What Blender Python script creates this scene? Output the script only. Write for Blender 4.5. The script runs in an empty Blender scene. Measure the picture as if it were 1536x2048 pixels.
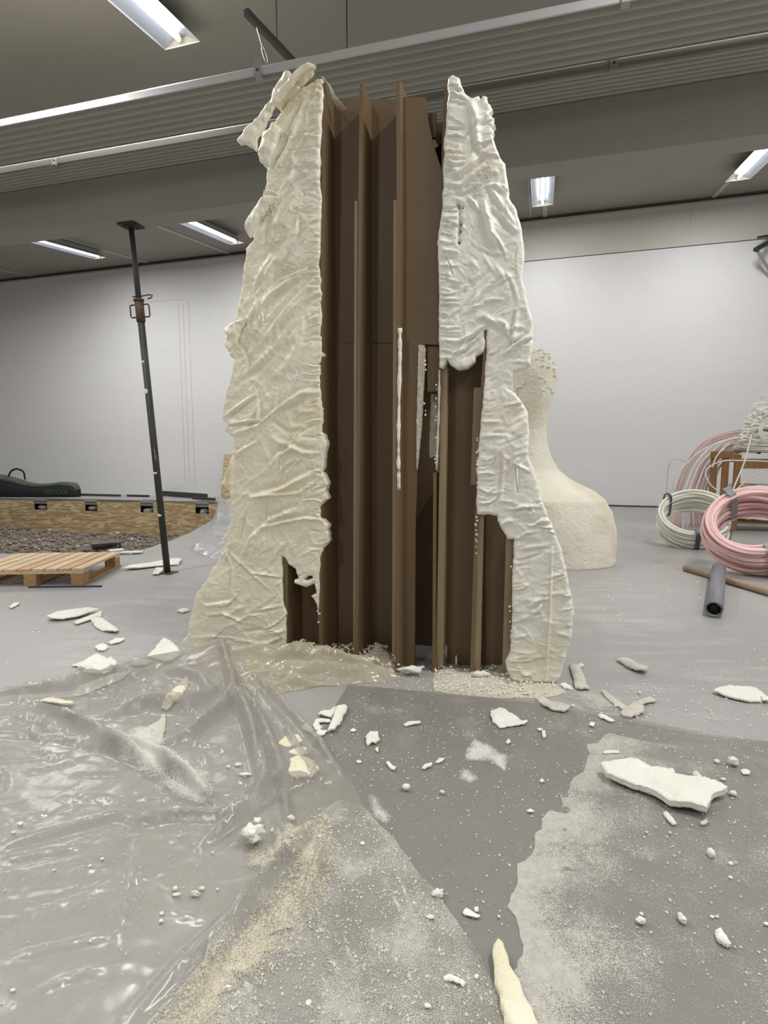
import bpy, bmesh, math, random
import numpy as np
from mathutils import Vector, Matrix
from mathutils.geometry import delaunay_2d_cdt
random.seed(7)
SC = bpy.context.scene
COL = SC.collection
# ---------------------------------------------------------------- camera
F = 1080.0; PITCH = math.radians(6); CH = 1.1
TH = math.atan(F / 3768)
cam = bpy.data.cameras.new('camera'); cam_o = bpy.data.objects.new('camera', cam); COL.objects.link(cam_o)
cam.sensor_fit = 'VERTICAL'; cam.sensor_height = 24; cam.lens = F / 2048 * 24
cam.clip_start = 0.02; cam.clip_end = 100
cam_o.location = (0, 0, CH); cam_o.rotation_euler = (math.radians(90) - PITCH, 0, 0)
SC.camera = cam_o
# ---------------------------------------------------------------- world, exposure
w = bpy.data.worlds.new('world'); SC.world = w; w.use_nodes = True
w.node_tree.nodes['Background'].inputs[0].default_value = (.9, .93, 1, 1)
w.node_tree.nodes['Background'].inputs[1].default_value = 0.05
SC.view_settings.view_transform = 'Standard'; SC.view_settings.look = 'None'
SC.view_settings.gamma = 1; SC.view_settings.use_curve_mapping = False
SC.view_settings.exposure = 0.12
SC.cycles.max_bounces = 8; SC.cycles.diffuse_bounces = 4; SC.cycles.transparent_max_bounces = 12; SC.cycles.use_adaptive_sampling = True; SC.cycles.adaptive_threshold = .02
SC.cycles.sample_clamp_indirect = 4
SC.cycles.use_denoising = True
LAMP_W = 62.0          # power of one ceiling lamp in the hall
# ---------------------------------------------------------------- frame of the hall
C0 = np.array([0, 0, CH])
U = np.array([math.cos(TH), -math.sin(TH), 0]); V = np.array([math.sin(TH), math.cos(TH), 0]); Z = np.array([0, 0, 1.])
def ray(x, y):
    a = (x - 768) / F; b = -(y - 1024) / F
    return np.array([a, math.cos(PITCH) + b * math.sin(PITCH), -math.sin(PITCH) + b * math.cos(PITCH)])
def ground(x, y, z=0.):
    r = ray(x, y); return C0 + r * (z - CH) / r[2]
def upright(x, y, t):
    r = ray(x, y); return C0 + r * (t - C0 @ V) / (r @ V)
def stz(p): return np.array([p @ U, p @ V, p[2]])
def W(s, t, z): return U * s + V * t + Z * z
TWALL = 12.565; TFACE = 2.627
SLOPE = math.tan(math.radians(7.82))
def zceil(t): return 6.15 + (t - TWALL) * SLOPE
HALL = Matrix(((U[0], V[0], 0, 0), (U[1], V[1], 0, 0), (0, 0, 1, 0), (0, 0, 0, 1)))
# ---------------------------------------------------------------- noise
def _h(ix, iy, seed):
    n = (ix.astype(np.int64) * 374761393 + iy.astype(np.int64) * 668265263 + seed * 2246822519) & 0xffffffff
    n = ((n ^ (n >> 13)) * 1274126177) & 0xffffffff
    return ((n ^ (n >> 16)) & 0xffff) / 65535.0
def vn(x, y, seed=0):
    x = np.asarray(x, float); y = np.asarray(y, float)
    ix = np.floor(x); iy = np.floor(y); fx = x - ix; fy = y - iy
    fx = fx * fx * (3 - 2 * fx); fy = fy * fy * (3 - 2 * fy)
    a = _h(ix, iy, seed); b = _h(ix + 1, iy, seed); c = _h(ix, iy + 1, seed); d = _h(ix + 1, iy + 1, seed)
    return (a + (b - a) * fx) * (1 - fy) + (c + (d - c) * fx) * fy - .5
def fbm(x, y, seed=0, o=3):
    r = 0; a = 1; k = 1
    for i in range(o): r = r + a * vn(x * k, y * k, seed + i * 17); a *= .5; k *= 2.03
    return r
# ---------------------------------------------------------------- materials
def M(name, col, rough=.6, col2=None, scale=8, bump=0, bscale=60, metal=0, spec=.5, stretch=None, emit=None, detail=6, ramp=(.35, .65), alpha=1, col3=None, s3=2, r3=(.5, .7), sub=0, coat=0):
    m = bpy.data.materials.new(name); m.use_nodes = True
    nt = m.node_tree; N = nt.nodes; L = nt.links; b = N['Principled BSDF']
    b.inputs['Base Color'].default_value = (*col, 1); b.inputs['Roughness'].default_value = rough
    b.inputs['Metallic'].default_value = metal; b.inputs['Specular IOR Level'].default_value = spec
    b.inputs['Alpha'].default_value = alpha; b.inputs['Coat Weight'].default_value = coat
    if sub:
        b.inputs['Subsurface Weight'].default_value = sub; b.inputs['Subsurface Scale'].default_value = .01
    tc = N.new('ShaderNodeTexCoord'); mp = N.new('ShaderNodeMapping'); L.new(tc.outputs['Object'], mp.inputs[0])
    if stretch: mp.inputs['Scale'].default_value = stretch
    def noise(sc, dt=detail):
        n = N.new('ShaderNodeTexNoise'); n.inputs['Scale'].default_value = sc; n.inputs['Detail'].default_value = dt
        L.new(mp.outputs[0], n.inputs['Vector']); return n
    def rmp(n, lo, hi):
        r = N.new('ShaderNodeMapRange'); r.inputs[1].default_value = lo; r.inputs[2].default_value = hi
        L.new(n.outputs[0], r.inputs[0]); return r
    last = None
    if col2:
        mx = N.new('ShaderNodeMix'); mx.data_type = 'RGBA'
        mx.inputs[6].default_value = (*col, 1); mx.inputs[7].default_value = (*col2, 1)
        L.new(rmp(noise(scale), *ramp).outputs[0], mx.inputs[0]); last = mx.outputs[2]
    if col3:
        mx = N.new('ShaderNodeMix'); mx.data_type = 'RGBA'
        if last: L.new(last, mx.inputs[6])
        else: mx.inputs[6].default_value = (*col, 1)
        mx.inputs[7].default_value = (*col3, 1)
        L.new(rmp(noise(s3), *r3).outputs[0], mx.inputs[0]); last = mx.outputs[2]
    if last: L.new(last, b.inputs['Base Color'])
    if bump:
        bp = N.new('ShaderNodeBump'); bp.inputs['Distance'].default_value = bump
        L.new(noise(bscale, 4).outputs[0], bp.inputs['Height']); L.new(bp.outputs[0], b.inputs['Normal'])
    if emit:
        b.inputs['Emission Color'].default_value = (*emit[0], 1); b.inputs['Emission Strength'].default_value = emit[1]
    return m
def dust_mat(name, col, col2, cover, fscale=260, power=1.0, rough=.95, big=7):
    """grains lying on a surface: opaque where the attribute 'grain_cover' and a fine noise allow, nothing elsewhere"""
    m = M(name, col, rough, col2, scale=60, bump=.002, bscale=220, spec=.15)
    N = m.node_tree.nodes; L = m.node_tree.links
    at = N.new('ShaderNodeAttribute'); at.attribute_name = 'grain_cover'
    tc = N.new('ShaderNodeTexCoord')
    n1 = N.new('ShaderNodeTexNoise'); n1.inputs['Scale'].default_value = fscale; n1.inputs['Detail'].default_value = 3
    n2 = N.new('ShaderNodeTexNoise'); n2.inputs['Scale'].default_value = big; n2.inputs['Detail'].default_value = 6
    L.new(tc.outputs['Object'], n1.inputs[0]); L.new(tc.outputs['Object'], n2.inputs[0])
    def ma(op, a, b_):
        k = N.new('ShaderNodeMath'); k.operation = op
        for i, q in enumerate((a, b_)):
            if isinstance(q, (int, float)): k.inputs[i].default_value = q
            else: L.new(q, k.inputs[i])
        return k.outputs[0]
    s = ma('ADD', ma('MULTIPLY', ma('SUBTRACT', n1.outputs[0], .5), 1.6), ma('MULTIPLY', ma('SUBTRACT', n2.outputs[0], .5), 1.5))
    s = ma('ADD', s, ma('SUBTRACT', at.outputs['Fac'], 1 - cover))
    s = ma('MULTIPLY', s, 1.9)
    k = N.new('ShaderNodeClamp'); L.new(s, k.inputs[0]); k.inputs[2].default_value = power
    L.new(k.outputs[0], N['Principled BSDF'].inputs['Alpha'])
    return m
MAT = {}
MAT['foam'] = M('foam', (.87, .82, .64), .33, (.90, .86, .72), scale=3, bump=.009, bscale=26, col3=(.78, .70, .46), s3=1.6, r3=(.52, .75), spec=.45)
MAT['foam_white'] = M('foam_white', (.86, .835, .725), .35, (.88, .87, .80), scale=3, bump=.007, bscale=30, col3=(.82, .77, .58), s3=2, r3=(.58, .8), spec=.4)
MAT['foam_cut'] = M('foam_cut', (.80, .77, .66), .85, (.66, .60, .46), scale=60, bump=.006, bscale=120)
MAT['foam_chip'] = M('foam_chip', (.82, .80, .71), .75, (.86, .85, .79), scale=12, bump=.004, bscale=90)
MAT['foam_chip_yellow'] = M('foam_chip_yellow', (.78, .73, .52), .6, (.84, .80, .64), scale=14, bump=.005, bscale=80)
MAT['foam_grey'] = M('foam_grey', (.66, .63, .55), .8, (.56, .53, .46), scale=18, bump=.003, bscale=120)
MAT['blob'] = M('blob', (.74, .70, .56), .75, (.80, .77, .67), scale=4, bump=.012, bscale=28, col3=(.62, .57, .42), s3=2.2, r3=(.5, .8))
MAT['mdf'] = M('mdf', (.165, .108, .054), .5, (.185, .122, .063), scale=3, stretch=(1, 1, .25), bump=.0004, bscale=400, col3=(.145, .097, .050), s3=1.2)
MAT['mdf_edge'] = M('mdf_edge', (.42, .32, .22), .8, (.36, .27, .18), scale=20, stretch=(1, 1, .1))
MAT['batten'] = M('batten', (.36, .275, .17), .65, (.30, .22, .125), scale=6, stretch=(8, 8, .35), col3=(.40, .32, .205), s3=12)
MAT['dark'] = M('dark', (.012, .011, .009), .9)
MAT['wall'] = M('wall', (.78, .775, .78), .55, (.80, .795, .80), scale=.8, bump=.003, bscale=3, stretch=(.25, 1, 3), col3=(.755, .75, .755), s3=14, r3=(.4, .8), spec=.35)
MAT['fascia'] = M('fascia', (.60, .58, .54), .55, (.58, .56, .52), scale=1)
MAT['ceil'] = M('ceil', (.27, .252, .215), .6, (.29, .272, .235), scale=.7, bump=.001, bscale=2)
MAT['gap'] = M('gap', (.05, .048, .045), .9)
MAT['trim'] = M('trim', (.46, .44, .40), .5)
MAT['beam'] = M('beam', (.33, .322, .282), .65, (.315, .307, .268), scale=2, stretch=(.4, 2, 4), bump=.0015, bscale=30)
MAT['flange_shade'] = M('flange_shade', (.20, .195, .17), .6)  # shade between the panels, put into the flange colour
MAT['corr'] = M('corr', (.40, .395, .35), .4, (.385, .38, .335), scale=2, spec=.6)
MAT['flange'] = M('flange', (.62, .62, .62), .35, (.56, .56, .57), scale=1.5, stretch=(.6, 1, 1), metal=.35)
MAT['steel'] = M('steel', (.45, .45, .44), .4, metal=.7)
MAT['rail'] = M('rail', (.03, .03, .03), .5)
MAT['reflector'] = M('reflector', (.50, .53, .60), .3, (.44, .47, .54), scale=6, metal=.3)
MAT['lamp_end'] = M('lamp_end', (.80, .74, .56), .5)
MAT['tube'] = M('tube', (.9, .9, .9), .3, emit=((.93, .97, 1.0), 7))
MAT['prop'] = M('prop', (.035, .036, .030), .6, (.06, .06, .05), scale=8, stretch=(1, 1, .3), bump=.001, bscale=60, col3=(.30, .29, .25), s3=18, r3=(.66, .72), metal=.2)
MAT['rust'] = M('rust', (.15, .085, .055), .8, (.10, .055, .035), scale=20, bump=.001)
MAT['plaster'] = M('plaster', (.72, .72, .68), .9)
MAT['pine'] = M('pine', (.68, .52, .33), .6, (.60, .43, .25), scale=5, stretch=(14, 1, 14), bump=.0008, bscale=30, col3=(.76, .62, .43), s3=3)
MAT['pine_red'] = M('pine_red', (.62, .39, .23), .6, (.52, .31, .17), scale=5, stretch=(14, 1, 14), col3=(.66, .47, .30), s3=3)
MAT['pine_block'] = M('pine_block', (.46, .29, .13), .65, (.36, .215, .09), scale=9, stretch=(1, 1, 7), bump=.001)
MAT['crate'] = M('crate', (.27, .135, .042), .6, (.20, .095, .028), scale=6, stretch=(8, 8, .6))
MAT['tape'] = M('tape', (.055, .055, .06), .35, (.09, .09, .095), scale=20)
MAT['tape_grey'] = M('tape_grey', (.22, .225, .23), .4, (.30, .30, .31), scale=20)
MAT['tape_yellow'] = M('tape_yellow', (.70, .60, .16), .45)
MAT['hose_white'] = M('hose_white', (.82, .81, .73), .38, (.77, .76, .67), scale=6)
MAT['hose_bright'] = M('hose_bright', (.82, .82, .75), .38, (.76, .76, .68), scale=6)
MAT['hose_pink'] = M('hose_pink', (.84, .58, .57), .38, (.78, .51, .50), scale=6)
MAT['hose_pale_pink'] = M('hose_pale_pink', (.74, .58, .56), .42, (.70, .50, .48), scale=3)
MAT['grey_mat'] = M('grey_mat', (.21, .21, .235), .55, (.17, .17, .19), scale=30)
MAT['black'] = M('black', (.008, .008, .008), .7)
MAT['card'] = M('card', (.34, .26, .17), .8, (.29, .215, .135), scale=20)
MAT['bag'] = M('bag', (.012, .014, .018), .75, (.018, .02, .026), scale=30)
MAT['bag_top'] = M('bag_top', (.10, .125, .095), .6, (.07, .09, .07), scale=10)
MAT['bag_text'] = M('bag_text', (.07, .13, .03), .7)
MAT['gravel'] = M('gravel', (.17, .14, .11), .95, (.36, .31, .26), scale=25, bump=.01, bscale=60)
MAT['pale'] = M('pale', (.75, .74, .70), .8)
MAT['blue'] = M('blue', (.04, .055, .12), .5)
MAT['ledge'] = M('ledge', (.50, .50, .49), .8, (.44, .44, .43), scale=3)
MAT['concrete_side'] = M('concrete_side', (.30, .295, .28), .9, (.22, .21, .2), scale=6, bump=.01, bscale=20)
# floor: grey-lilac concrete, pinkish patches, pale scuffs of dust dragged across it
def floor_mat():
    m = M('floor', (.355, .345, .335), .42, (.385, .378, .37), scale=1.1, bump=.0012, bscale=90, col3=(.37, .335, .335), s3=.9, r3=(.5, .68), spec=.4)
    N = m.node_tree.nodes; L = m.node_tree.links; b = N['Principled BSDF']
    src = b.inputs['Base Color'].links[0].from_socket
    tc = N.new('ShaderNodeTexCoord'); mp = N.new('ShaderNodeMapping'); mp.inputs['Scale'].default_value = (1.2, 7, 1); mp.inputs['Rotation'].default_value = (0, 0, .2)
    L.new(tc.outputs['Object'], mp.inputs[0])
    n = N.new('ShaderNodeTexNoise'); n.inputs['Scale'].default_value = 1.6; n.inputs['Detail'].default_value = 9; n.inputs['Roughness'].default_value = .68; L.new(mp.outputs[0], n.inputs[0])
    n2 = N.new('ShaderNodeTexNoise'); n2.inputs['Scale'].default_value = .9; n2.inputs['Detail'].default_value = 3; L.new(tc.outputs['Object'], n2.inputs[0])
    a = N.new('ShaderNodeMath'); a.operation = 'ADD'; L.new(n.outputs[0], a.inputs[0]); L.new(n2.outputs[0], a.inputs[1])
    r = N.new('ShaderNodeMapRange'); r.inputs[1].default_value = 1.05; r.inputs[2].default_value = 1.42; r.inputs[4].default_value = .75; L.new(a.outputs[0], r.inputs[0])
    mx = N.new('ShaderNodeMix'); mx.data_type = 'RGBA'; L.new(src, mx.inputs[6]); mx.inputs[7].default_value = (.60, .585, .56, 1)
    L.new(r.outputs[0], mx.inputs[0]); L.new(mx.outputs[2], b.inputs['Base Color'])
    return m
MAT['floor'] = floor_mat()
def osb_mat():
    m = M('osb', (.46, .31, .155), .7, spec=.3)
    N = m.node_tree.nodes; L = m.node_tree.links; b = N['Principled BSDF']
    tc = N.new('ShaderNodeTexCoord'); nz = N.new('ShaderNodeTexNoise'); nz.inputs['Scale'].default_value = 4; L.new(tc.outputs['Object'], nz.inputs[0])
    def flakes(rot, sc):
        mp = N.new('ShaderNodeMapping'); mp.inputs['Rotation'].default_value = (0, rot, 0); mp.inputs['Scale'].default_value = (sc, sc, sc * 5)
        L.new(tc.outputs['Object'], mp.inputs[0]); v = N.new('ShaderNodeTexVoronoi'); v.inputs['Scale'].default_value = 1; L.new(mp.outputs[0], v.inputs[0]); return v
    a = flakes(.5, 5.0); c = flakes(-.7, 5.6)
    mx = N.new('ShaderNodeMix'); mx.data_type = 'RGBA'; mx.inputs[6].default_value = (.42, .29, .145, 1); mx.inputs[7].default_value = (.74, .60, .38, 1)
    s = N.new('ShaderNodeSeparateColor'); L.new(a.outputs['Color'], s.inputs[0]); s2 = N.new('ShaderNodeSeparateColor'); L.new(c.outputs['Color'], s2.inputs[0])
    k = N.new('ShaderNodeMath'); k.operation = 'MULTIPLY'; L.new(s.outputs[0], k.inputs[0]); L.new(s2.outputs[0], k.inputs[1])
    k2 = N.new('ShaderNodeMath'); k2.operation = 'MULTIPLY'; k2.inputs[1].default_value = 1.9; L.new(k.outputs[0], k2.inputs[0])
    L.new(k2.outputs[0], mx.inputs[0]); L.new(mx.outputs[2], b.inputs['Base Color'])
    bp = N.new('ShaderNodeBump'); bp.inputs['Distance'].default_value = .004; L.new(k.outputs[0], bp.inputs['Height']); L.new(bp.outputs[0], b.inputs['Normal'])
    return m
MAT['osb'] = osb_mat()
def film_mat(name, col, alpha, rough=.22, a2=.2, sc=5):
    m = M(name, col, rough, spec=.6, bump=.003, bscale=10)
    N = m.node_tree.nodes; L = m.node_tree.links; b = N['Principled BSDF']; b.inputs['Specular IOR Level'].default_value = .5
    tc = N.new('ShaderNodeTexCoord'); n = N.new('ShaderNodeTexNoise'); n.inputs['Scale'].default_value = sc; n.inputs['Detail'].default_value = 8; n.inputs['Roughness'].default_value = .65
    L.new(tc.outputs['Object'], n.inputs[0])
    r = N.new('ShaderNodeMapRange'); r.inputs[1].default_value = .38; r.inputs[2].default_value = .68; r.inputs[3].default_value = alpha; r.inputs[4].default_value = min(1, alpha + a2)
    L.new(n.outputs[0], r.inputs[0]); L.new(r.outputs[0], b.inputs['Alpha'])
    return m
MAT['film'] = film_mat('film', (.47, .45, .40), .42, .19)
MAT['film_bundle'] = film_mat('film_bundle', (.60, .55, .41), .50, .16)
MAT['film_dark'] = film_mat('film_dark', (.285, .275, .25), .62, .36, .15)
MAT['film_white'] = film_mat('film_white', (.66, .66, .66), .42)
MAT['dust'] = dust_mat('dust', (.50, .48, .43), (.60, .58, .53), .60, fscale=380, power=.9)
MAT['dust_pale'] = dust_mat('dust_pale', (.66, .65, .60), (.76, .75, .70), .68, fscale=340, power=.93)
MAT['dust_yellow'] = dust_mat('dust_yellow', (.57, .525, .42), (.69, .645, .54), .42, fscale=260, big=11, power=.9)
MAT['dust_heap'] = M('dust_heap', (.66, .60, .47), .95, (.76, .72, .62), scale=70, bump=.012, bscale=120)
MAT['crumb'] = M('crumb', (.84, .82, .74), .85)
MAT['crumb_yellow'] = M('crumb_yellow', (.74, .69, .56), .85)
# ---------------------------------------------------------------- object helpers
def tag(o, label=None, cat=None, group=None, kind=None):
    if label: o['label'] = label
    if cat: o['category'] = cat
    if group: o['group'] = group
    if kind: o['kind'] = kind
    return o
def empty(name, loc=(0, 0, 0), rz=0, **k):
    o = bpy.data.objects.new(name, None); COL.objects.link(o); o.location = loc; o.rotation_euler = (0, 0, rz)
    o.empty_display_size = .1
    return tag(o, **k)
def mesh_obj(name, verts, faces, mat, parent=None, smooth=False, world=False):
    me = bpy.data.meshes.new(name); me.from_pydata([tuple(map(float, v)) for v in verts], [], [tuple(map(int, f)) for f in faces])
    me.materials.append(MAT[mat]); me.validate()
    if smooth: me.polygons.foreach_set('use_smooth', [True] * len(me.polygons))
    o = bpy.data.objects.new(name, me); COL.objects.link(o)
    if parent:
        o.parent = parent
        if world: o.matrix_parent_inverse = parent_world(parent).inverted()
    return o
def parent_world(p):
    m = p.matrix_basis.copy(); q = p
    while q.parent: m = q.parent.matrix_basis @ q.matrix_parent_inverse @ m; q = q.parent
    return m
class MB:
    def __init__(s): s.v = []; s.f = []
    def add(s, vs, fs):
        n = len(s.v); s.v += [tuple(v) for v in vs]; s.f += [tuple(i + n for i in f) for f in fs]; return s
    def box(s, c, d, R=None):
        x, y, z = d[0] / 2, d[1] / 2, d[2] / 2
        vs = [(i, j, k) for i in (-x, x) for j in (-y, y) for k in (-z, z)]
        if R is not None: vs = [tuple(R @ Vector(v)) for v in vs]
        vs = [(a + c[0], b + c[1], e + c[2]) for a, b, e in vs]
        return s.add(vs, [(0, 1, 3, 2), (4, 6, 7, 5), (0, 4, 5, 1), (2, 3, 7, 6), (0, 2, 6, 4), (1, 5, 7, 3)])
    def tube(s, pts, r, n=8, closed=False, caps=True, flat=1.0):
        P = [Vector(p) for p in pts]; m = len(P); rings = []
        up = Vector((0, 0, 1)); prev = None
        rr = r if hasattr(r, '__len__') else [r] * m
        for i, p in enumerate(P):
            a = P[(i - 1) % m] if (closed or i > 0) else p; b = P[(i + 1) % m] if (closed or i < m - 1) else p
            d = (b - a).normalized()
            if prev is None:
                x = d.cross(up)
                if x.length < .05: x = d.cross(Vector((1, 0, 0)))
            else: x = prev - d * prev.dot(d)
            x.normalize(); prev = x; y = d.cross(x)
            rings.append([p + x * math.cos(2 * math.pi * k / n) * rr[i] + y * math.sin(2 * math.pi * k / n) * rr[i] * flat for k in range(n)])
        vs = [v for rg in rings for v in rg]; fs = []
        for i in range(m if closed else m - 1):
            j = (i + 1) % m
            for k in range(n): fs.append((i * n + k, i * n + (k + 1) % n, j * n + (k + 1) % n, j * n + k))
        if not closed and caps: fs.append(tuple(range(n))[::-1]); fs.append(tuple((m - 1) * n + k for k in range(n)))
        return s.add(vs, fs)
    def obj(s, name, mat, parent=None, smooth=False, world=False, bevel=0):
        o = mesh_obj(name, s.v, s.f, mat, parent, smooth, world)
        if bevel:
            b = o.modifiers.new('bevel', 'BEVEL'); b.width = bevel; b.segments = 2; b.limit_method = 'ANGLE'
        return o
def spline(pts, n=8):
    P = [np.array(p, float) for p in pts]; out = []
    Q = [2 * P[0] - P[1]] + P + [2 * P[-1] - P[-2]]
    for i in range(1, len(Q) - 2):
        a, b, c, d = Q[i - 1:i + 3]
        for k in range(n):
            t = k / n
            out.append(.5 * ((2 * b) + (c - a) * t + (2 * a - 5 * b + 4 * c - d) * t * t + (3 * b - a - 3 * c + d) * t ** 3))
    out.append(P[-1]); return out
def ragged(poly, step, amp, seed=0, scallop=0):
    P = [np.array(p, float) for p in poly]; out = []; L = 0
    for i, a in enumerate(P):
        b = P[(i + 1) % len(P)]; d = b - a; ln = np.linalg.norm(d)
        if ln < 1e-6: continue
        n = max(1, int(ln / step)); nv = np.array([d[1], -d[0]]) / ln
        for k in range(n):
            q = a + d * k / n; t = (L + ln * k / n)
            o = float(fbm(t / (step * 2.2), .37, seed, 2)) * amp * 2
            if scallop: o += (abs(math.sin(t / scallop + 2 * float(vn(t / scallop / 4, .1, seed + 3)))) - .6) * amp
            out.append(q + nv * o)
        L += ln
    return out
def inside(px, py, poly):
    c = np.zeros(len(px), bool); n = len(poly); j = n - 1
    for i in range(n):
        xi, yi = poly[i]; xj, yj = poly[j]
        if yi != yj:
            k = ((yi > py) != (yj > py)) & (px < (xj - xi) * (py - yi) / (yj - yi) + xi); c ^= k
        j = i
    return c
def dist_poly(px, py, poly, closed=True, par=False):
    D = np.full(len(px), 1e9); T = np.zeros(len(px)); S = np.zeros(len(px)); n = len(poly); tot = 0
    for i in range(n if closed else n - 1):
        a = poly[i]; b = poly[(i + 1) % n]; dx, dy = b[0] - a[0], b[1] - a[1]; l2 = dx * dx + dy * dy
        if l2 < 1e-12: continue
        t = np.clip(((px - a[0]) * dx + (py - a[1]) * dy) / l2, 0, 1)
        ex = px - a[0] - t * dx; ey = py - a[1] - t * dy; d = np.hypot(ex, ey)
        k = d < D; D[k] = d[k]
        if par:
            T[k] = (tot + t * math.sqrt(l2))[k]; S[k] = np.sign(dx * ey - dy * ex)[k]; tot += math.sqrt(l2)
    return (D, T / max(tot, 1e-9), S) if par else D
def stroke(px, py, h, line, wd, amp, kind='ridge', taper=True):
    xs = [p[0] for p in line]; ys = [p[1] for p in line]; m = wd * 3.2
    k = np.where((px > min(xs) - m) & (px < max(xs) + m) & (py > min(ys) - m) & (py < max(ys) + m))[0]
    if len(k) == 0: return
    D, T, S = dist_poly(px[k], py[k], line, False, True)
    e = np.sin(np.pi * np.clip(T, .001, .999)) ** .6 if taper else 1.0
    x = D / wd
    if kind == 'ridge': q = np.exp(-x * x)
    elif kind == 'fold': q = np.exp(-(x * S - .2) ** 2 * 1.6) - .75 * np.exp(-(x * S + 1.15) ** 2 * 1.6)
    else: q = -np.exp(-x * x)
    h[k] += amp * e * q
def tri_sheet(poly, holes, spacing, seed=0):
    """points and triangles that fill a flat outline"""
    poly = [tuple(p) for p in poly]; A = np.array(poly); lo = A.min(0); hi = A.max(0)
    r = np.random.RandomState(seed); rows = int((hi[1] - lo[1]) / (spacing * .866)) + 1; cols = int((hi[0] - lo[0]) / spacing) + 2
    gx, gy = np.meshgrid(np.arange(cols), np.arange(rows)); gx = lo[0] + (gx + .5 * (gy % 2)) * spacing; gy = lo[1] + gy * spacing * .866
    gx = gx.ravel() + r.uniform(-.12, .12, gx.size) * spacing; gy = gy.ravel() + r.uniform(-.12, .12, gy.size) * spacing
    k = inside(gx, gy, poly)
    for hl in holes: k &= ~inside(gx, gy, hl)
    gx = gx[k]; gy = gy[k]; d = dist_poly(gx, gy, poly)
    for hl in holes: d = np.minimum(d, dist_poly(gx, gy, hl))
    k = d > spacing * .45; gx = gx[k]; gy = gy[k]
    vs = [Vector(p) for p in poly]; ed = [(i, (i + 1) % len(poly)) for i in range(len(poly))]
    for hl in holes:
        n = len(vs); vs += [Vector(tuple(p)) for p in hl]; ed += [(n + i, n + (i + 1) % len(hl)) for i in range(len(hl))]
    vs += [Vector(p) for p in zip(gx, gy)]
    ov, oe, of, *_ = delaunay_2d_cdt(vs, ed, [], 0, 1e-6)
    X = np.array([v[0] for v in ov]); Y = np.array([v[1] for v in ov]); T = np.array([f for f in of if len(f) == 3])
    cx = X[T].mean(1); cy = Y[T].mean(1); k = inside(cx, cy, poly)
    for hl in holes: k &= ~inside(cx, cy, hl)
    T = T[k]
    a = (X[T[:, 1]] - X[T[:, 0]]) * (Y[T[:, 2]] - Y[T[:, 0]]) - (X[T[:, 2]] - X[T[:, 0]]) * (Y[T[:, 1]] - Y[T[:, 0]])
    T[a < 0] = T[a < 0][:, ::-1]; T = T[np.abs(a) > 1e-12]
    D = dist_poly(X, Y, poly)
    for hl in holes: D = np.minimum(D, dist_poly(X, Y, hl))
    return X, Y, T, D
def slab(name, poly, holes, spacing, hfun, thick, mapf, mat, parent=None, seed=0, rim=None, world=False, back_mat=None, density=None, smooth=True):
    """sheet with thickness: mapf(a, b, h) gives the 3-D point, h counts out of the front face"""
    X, Y, T, D = tri_sheet(poly, holes, spacing, seed)
    h = hfun(X, Y, D); nv = len(X)
    F_ = [mapf(a, b, c) for a, b, c in zip(X, Y, h)]; faces = [tuple(t) for t in T]
    if thick:
        cnt = {}
        for t in T:
            for e in ((t[0], t[1]), (t[1], t[2]), (t[2], t[0])): cnt[e] = 1
        bd = [e for e in cnt if (e[1], e[0]) not in cnt]
        hb = h - thick if not callable(thick) else thick(X, Y, D, h)
        F_ += [mapf(a, b, c) for a, b, c in zip(X, Y, hb)]
        faces += [tuple(int(i) + nv for i in t[::-1]) for t in T]
        faces += [(e[1], e[0], e[0] + nv, e[1] + nv) for e in bd]
    o = mesh_obj(name, F_, faces, mat, parent, False, world)
    if smooth:
        nt = len(T); o.data.polygons.foreach_set('use_smooth', [i < (2 * nt if thick else nt) for i in range(len(o.data.polygons))])
        if thick and len(o.data.polygons) == len(faces):
            bm = bmesh.new(); bm.from_mesh(o.data)
            for e in bm.edges:
                if len(e.link_faces) == 2 and e.calc_face_angle(0) > 1.0: e.smooth = False
            bm.to_mesh(o.data); bm.free()
    if density is not None:
        at = o.data.attributes.new('grain_cover', 'FLOAT', 'POINT'); dv = np.clip(density(X, Y, D), 0, 1).astype(float)
        if len(at.data) == len(dv): at.data.foreach_set('value', dv)
        elif len(at.data) == 2 * len(dv): at.data.foreach_set('value', np.concatenate([dv, dv]))
    if rim is not None: o['rim'] = rim
    return o
def nugget(bm_r, seed, squash=(1, 1, 1), lump=.35, sub=2):
    bm = bmesh.new(); bmesh.ops.create_icosphere(bm, subdivisions=sub, radius=1)
    co = np.array([v.co for v in bm.verts])
    n = 1 + lump * 2 * (vn(co[:, 0] * 1.7 + seed, co[:, 1] * 1.7 + co[:, 2] * 2.3, seed) + .5 * vn(co[:, 0] * 4 + 9, co[:, 1] * 4 - co[:, 2] * 3, seed + 5))
    co = co * n[:, None] * bm_r * np.array(squash); co[:, 2] -= co[:, 2].min()
    f = [[v.index for v in fc.verts] for fc in bm.faces]; bm.free()
    return co, f
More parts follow.
